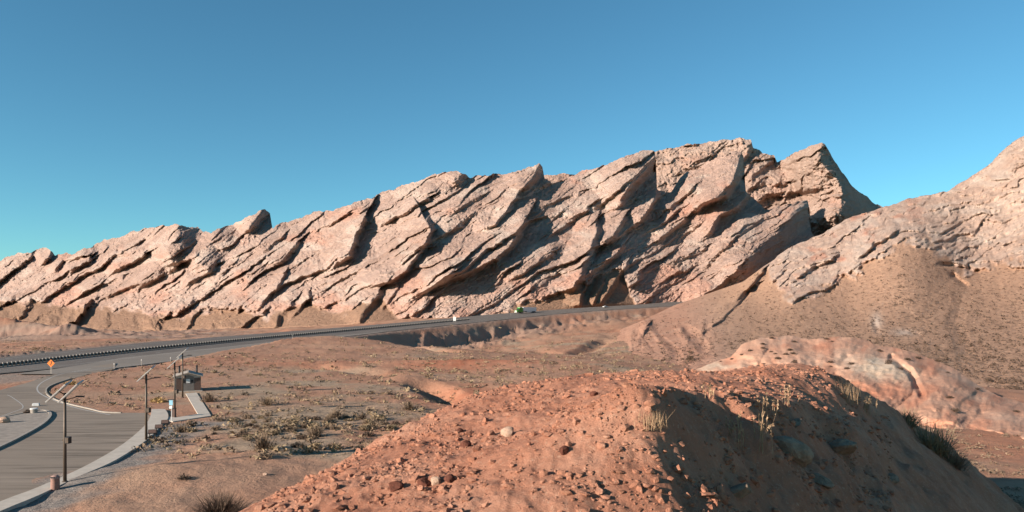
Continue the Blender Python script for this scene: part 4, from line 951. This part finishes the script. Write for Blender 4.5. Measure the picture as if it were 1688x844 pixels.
# ------------------------------------------------------------------ shrubs and dry grass
def shrub_mesh(seed, n=90, h=1.0, r=1.0, bw=.035, leaves=140, ls=.07, mat='shrub_grey', curve=.25, core=True):
    rg = random.Random(seed); v = []; f = []
    for i in range(n):
        a = rg.uniform(0, 6.283); e = math.acos(rg.uniform(.05, 1)); L = rg.uniform(.65, 1.05)
        bx, by = rg.gauss(0, .16) * r, rg.gauss(0, .16) * r
        tip = Vector((bx + math.sin(e) * math.cos(a) * r * L, by + math.sin(e) * math.sin(a) * r * L, (math.cos(e) * .85 + .15) * h * L))
        mid = Vector((bx, by, 0)).lerp(tip, .5) + Vector((0, 0, curve * h * rg.uniform(-.2, .5)))
        s = Vector((-math.sin(a + rg.uniform(-1, 1)), math.cos(a + rg.uniform(-1, 1)), rg.uniform(-.3, .3))) * bw * rg.uniform(.6, 1.3)
        k = len(v); v += [Vector((bx, by, -.05)) - s, Vector((bx, by, -.05)) + s, mid - s * .8, mid + s * .8, tip]; f += [(k, k + 1, k + 3, k + 2), (k + 2, k + 3, k + 4)]
    for i in range(leaves):
        a = rg.uniform(0, 6.283); e = math.acos(rg.uniform(0, 1)); L = rg.uniform(.45, 1.0) ** .6
        c = Vector((math.sin(e) * math.cos(a) * r * L, math.sin(e) * math.sin(a) * r * L, (math.cos(e) * .9 + .06) * h * L))
        k = len(v); v += [c + Vector((rg.gauss(0, ls), rg.gauss(0, ls), rg.gauss(0, ls))) for _ in range(3)]; f += [(k, k + 1, k + 2)]
    me = bpy.data.meshes.new('foliage'); me.from_pydata([tuple(q) for q in v], [], f); me.materials.append(M[mat]); return me
SH = {m_: [shrub_mesh(k + 31 * j, 70, .62, .6, .03, 150, .07, m_) for k in range(4)] for j, m_ in enumerate(('shrub_grey', 'shrub_tan', 'shrub_dark', 'shrub_gold'))}
SHT = [shrub_mesh(90 + k, 170, 1.0, .75, .022, 60, .05, 'shrub_grey') for k in range(3)]
def shrub(pt, s, me, label, group=None, sz=1.0, name='shrub'):
    o = bpy.data.objects.new(name, me); C.objects.link(o); o.location = pt; o.scale = (s, s, s * sz); o.rotation_euler = (0, 0, rs.rand() * 6.3)
    return tag(o, label, 'shrub', group)
def low_shrubs(name, mat, P, S, ntri, label, squash=.6):
    n = len(P); a = rs.rand(n, ntri) * 6.283; e = np.arccos(rs.rand(n, ntri)); L = .35 + .65 * rs.rand(n, ntri) ** .5
    c = np.stack([np.sin(e) * np.cos(a) * L, np.sin(e) * np.sin(a) * L, np.cos(e) * L * squash * 1.3 + .05], -1)
    t = c[:, :, None, :] + rs.normal(0, .26, (n, ntri, 3, 3)) * np.array([1, 1, .8])
    v = t * S[:, None, None, None] + P[:, None, None, :]
    f = np.arange(n * ntri * 3).reshape(-1, 3)
    return tag(link(name, np_mesh(name, v, f, smooth=False), mat), label, 'shrubs', None, 'stuff')
# valley flat between the car park and the mound
ROADOK = lambda x, y: (lambda jo: (jo[1] > RAMP_R[jo[0]] + 2) | (jo[1] < HL - 3))(road_coord(x, y))
lotP = np.array(lot_poly); walkP = walk_L + walk_R
def field_points(n, pxr, pyr, dens):
    px = rs.uniform(*pxr, n); py = rs.uniform(*pyr, n); d = 12 * F / (py - HY); x = (px - PX) / F * d
    for _ in range(4): d = np.clip((CAMZ - ground_z(x, d)) * F / (py - HY), 25, 500); x = (px - PX) / F * d
    ok = ROADOK(x, d) & ~inpoly(x, d, lot_poly) & ~inpoly(x, d, walkP) & ~((px > 270) & (px < 352) & (py > 640) & (py < 700)) & (rs.rand(n) < dens(px, py, x, d))
    return px[ok], py[ok], x[ok], d[ok], ground_z(x[ok], d[ok])
dens1 = lambda px, py, x, d: np.clip(.15 + 1.0 * np.exp(-((px - 560) / 230) ** 2 - ((py - 680) / 55) ** 2) + .3 * (py < 640) + .5 * fbm(x / 9., d / 9., 3, 701), .02, 1) * np.where((py > 745), .07, 1)
def flat_label(px, py, mt, s):
    col = {'shrub_grey': 'grey', 'shrub_tan': 'tan', 'shrub_dark': 'dark brown'}[mt]; sz = 'small' if s < .7 else 'mid sized' if s < .95 else 'larger'
    where = 'near the restroom hut' if px < 400 else 'around its middle' if px < 560 else 'beside the red mound'
    return f'{sz} {col} shrub on the flat {where}, ' + ('toward the viewer' if py > 715 else 'halfway back' if py > 670 else 'toward the highway')
a = field_points(900, (200, 900), (600, 760), dens1)
o = np.argsort(-a[1]); cnt = 0
for i in o[:170]:
    mt = ('shrub_grey', 'shrub_tan', 'shrub_tan', 'shrub_grey', 'shrub_dark')[cnt % 5]; s = rs.uniform(.45, 1.15)
    shrub(Vector((a[2][i], a[3][i], a[4][i] - .03)), s, SH[mt][cnt % 4], flat_label(a[0][i], a[1][i], mt, s), 'low shrubs on the valley flat', rs.uniform(.7, 1.1)); cnt += 1
px, py, x, d, z = field_points(24000, (-60, 1110), (545, 760), lambda px, py, x, d: np.clip(.8 * dens1(px, py, x, d) + .1 + .45 * (py < 640) * (px > 700), 0, 1) * np.where(py < 625, .85, .5) * sstep(-.45, .25, fbm(x / 5., d / 4., 3, 703)))
sel = rs.rand(len(x)) < .5
for m_, mt, nm in ((sel, 'shrub_tan', 'tan_ground_cover'), (~sel, 'shrub_grey', 'grey_ground_cover')):
    low_shrubs(nm, mt, np.stack([x[m_], d[m_], z[m_] - .02], -1), (.16 + .42 * rs.rand(m_.sum()) ** 2) * (1 + d[m_] / 400), 14, 'dry %s scrub scattered over the red valley floor' % ('tan' if mt == 'shrub_tan' else 'grey'))
px, py, x, d, z = field_points(2600, (1430, 1800), (690, 850), lambda px, py, x, d: np.clip(.5 + fbm(x / 6., d / 6., 3, 705), 0, 1) * .8)
low_shrubs('valley_scrub', 'shrub_grey', np.stack([x, d, z], -1), .1 + .3 * rs.rand(len(x)) ** 2, 14, 'dry scrub on the flat behind the mound at right')
# hillside dots
hp = []
while len(hp) < 4200:
    px = rs.uniform(1040, 1800); py = rs.uniform(420, 680)
    if py < rock_line(px) + 6 or py < crest_hill(px) + 4: continue
    if px > 1140 and px < 1720 and py > np.interp(px, [1140, 1230, 1430, 1570, 1720], [600, 572, 572, 612, 680]): continue
    hp.append((px, py))
hx = np.array(hp)[:, 0]; hy = np.array(hp)[:, 1]
D = hill_D(hx, hy); D = D - relief_hill(hx, hy, D, 0)
P = np.stack([(hx - PX) / F * D, D, CAMZ + (HY - hy) / F * D], -1); S = (.36 + .7 * rs.rand(len(P)) ** 1.5)
big = np.argsort(-S / D)[:70]; rest = np.setdiff1d(np.arange(len(P)), big)
for k, i in enumerate(big): shrub(Vector(P[i]) - Vector((0, 0, .05)), S[i] * 1.5, SH['shrub_dark' if k % 3 else 'shrub_grey'][k % 4], 'small %s shrub on the brown hillside, %s' % ('dark' if k % 3 else 'grey', 'left part below the gully' if hx[i] < 1250 else 'just behind the badland hill' if hx[i] < 1500 else 'far right behind the shadowed hollow'), 'shrubs on the brown hillside', .9)
low_shrubs('hillside_scrub', 'shrub_dark', P[rest], S[rest], 10, 'countless small dark shrubs dotted over the brown hillside')
# shrubs on the badland hill: cast down on to its mesh
from mathutils.bvhtree import BVHTree
def bvh_of(o):
    me = o.data; v = np.empty(len(me.vertices) * 3, np.float32); me.vertices.foreach_get('co', v); f = np.empty(len(me.loops), np.int32); me.loops.foreach_get('vertex_index', f)
    return BVHTree.FromPolygons(v.reshape(-1, 3).tolist(), f.reshape(-1, 4).tolist())
bb = bvh_of(bad); cnt = 0
for _ in range(400):
    px = rs.uniform(1180, 1690); py = rs.uniform(555, 680)
    hit = bb.ray_cast(Vector((0, 0, CAMZ)), Vector(((px - PX) / F, 1, (HY - py) / F)).normalized())
    if hit[0] is None or rs.rand() > (.55 if py < 610 else .16): continue
    shrub(hit[0] - Vector((0, 0, .04)), rs.uniform(.5, 1.0), SH['shrub_dark'][cnt % 4], 'small dark shrub on the %s of the pink badland hill' % ('upper left crest' if px < 1380 and py < 600 else 'pale middle' if px < 1530 else 'right hand tail' if py > 600 else 'upper right'), 'shrubs on the badland hill', .75); cnt += 1
    if cnt > 49: break
# single plants that stand out
p = gpix(262, 663); shrub(p, 1.9, SH['shrub_gold'][0], 'golden yellow shrub between the ramp and the footpath', None, .7)
p = gpix(118, 634); shrub(p, 2.0, SH['shrub_gold'][1], 'golden shrub at the tip of the dirt wedge beside the ramp', None, .5)
p = hill_point(1138, 594); shrub(p, 2.2, SH['shrub_dark'][1], 'round dark bush alone at the mouth of the gully', None, 1.2)
for px, py, s, l in ((345, 662, 2.3, 'pale rounded bush just right of the footpath'), (555, 690, 2.2, 'tall grey bush at the middle of the valley flat'), (520, 720, 2.0, 'grey bush in front of the tall one on the flat'), (432, 740, 2.4, 'broad grey bush at the near edge of the flat'),
                     (675, 675, 2.0, 'grey bush nearest the left edge of the mound'), (440, 668, 2.2, 'grey bush with long shadow behind the flat'), (300, 712, 1.6, 'brown bush right of the information boards'), (635, 738, 1.4, 'small grey bush touching the skyline of the mound')):
    shrub(gpix(px, py), s * .8, SHT[len(l) % 3], l, None, .85)
p = gpix(302, 790); shrub(p, .8, SH['shrub_dark'][2], 'small dark shrub on bare red ground below the sidewalk', None, .7)
big = shrub_mesh(555, 900, 1.0, 1.25, .010, 0, .04, 'shrub_dark'); pb = gpix(362, 848)
shrub(pb - Vector((0, 0, .1)), 1.75, big, 'large spiky dark bush at the bottom edge left of the mound', None, .95)
def grass_mesh(seed, n, h, spread, bw, lean=.25, plume=True):
    rg = random.Random(seed); v = []; f = []
    for i in range(n):
        bx, by = rg.gauss(0, spread), rg.gauss(0, spread); L = h * rg.uniform(.45, 1.0); a = rg.uniform(0, 6.283); ln = rg.gauss(0, lean)
        tip = Vector((bx + math.cos(a) * ln * L, by + math.sin(a) * ln * L, L)); base = Vector((bx, by, -.05)); mid = base.lerp(tip, .55) + Vector((0, 0, .04 * L))
        s = Vector((math.cos(a + 1.5), math.sin(a + 1.5), 0)) * bw
        k = len(v); v += [base - s, base + s, mid - s, mid + s, tip]; f += [(k, k + 1, k + 3, k + 2), (k + 2, k + 3, k + 4)]
        if plume:
            for q in range(10):
                c = mid.lerp(tip, rg.uniform(-.1, 1)); w = bw * 2.6; k = len(v)
                v += [c + Vector((rg.gauss(0, w), rg.gauss(0, w), rg.gauss(0, w * 2))) for _ in range(3)]; f.append((k, k + 1, k + 2))
    me = bpy.data.meshes.new('blades'); me.from_pydata([tuple(q) for q in v], [], f); me.materials.append(M['straw']); return me
for i, (px, py, h, n, sp, l) in enumerate(((1218, 740, 1.1, 10, .12, 'straw stalks on the shaded flank, left clump'), (1256, 745, 1.35, 14, .14, 'tallest straw stalks on the shaded flank beside the grey boulder'), (1262, 680, .62, 10, .16, 'short straw stalks near the upper lip of the shade'),
        (1074, 702, .36, 150, .17, 'curved dry grass tuft hanging over the shaded lip of the mound'), (1165, 655, .45, 8, .14, 'few straw stalks on the lip left of the short clump'), (1205, 716, .5, 5, .1, 'faint straw stalks left of the tall clumps'),
        (1396, 664, 1.2, 110, .24, 'bushy straw tuft on the far right end of the mound crest'), (1430, 684, .9, 22, .2, 'short straw tuft right of the bushy one on the crest'), (1298, 668, .7, 12, .12, 'reddish straw tuft where the sunlit slope meets the shade'))):
    o = link('grass_tuft', grass_mesh(800 + i, n, h, sp, .004 + .004 * (n < 30), .55 if n > 50 else .16, n < 70)); o.location = mpix(px, py); tag(o, l, 'grass tuft', 'dry grass tufts on the mound')
for i, (px, py, s, l) in enumerate(((1540, 745, 2.3, 'big wispy grey bush on the right skyline of the mound'), (1575, 770, 1.5, 'dark bush below the wispy one on the right skyline'), (1500, 700, 1.4, 'low brown bush left of the wispy one on the right skyline'))):
    me = shrub_mesh(900 + i, 420, 1.0, .85, .010, 0, .04, 'shrub_tan' if i != 1 else 'shrub_grey'); shrub(mpix(px, py) + Vector((0, .3, -.1)), s, me, l, None, .85)
p = Vector((*Wz(46, 682, 0)[:2], .1)); shrub(p, .9, SH['shrub_dark'][3], 'scraggly plant on the island beside the white topped block', None, .8)
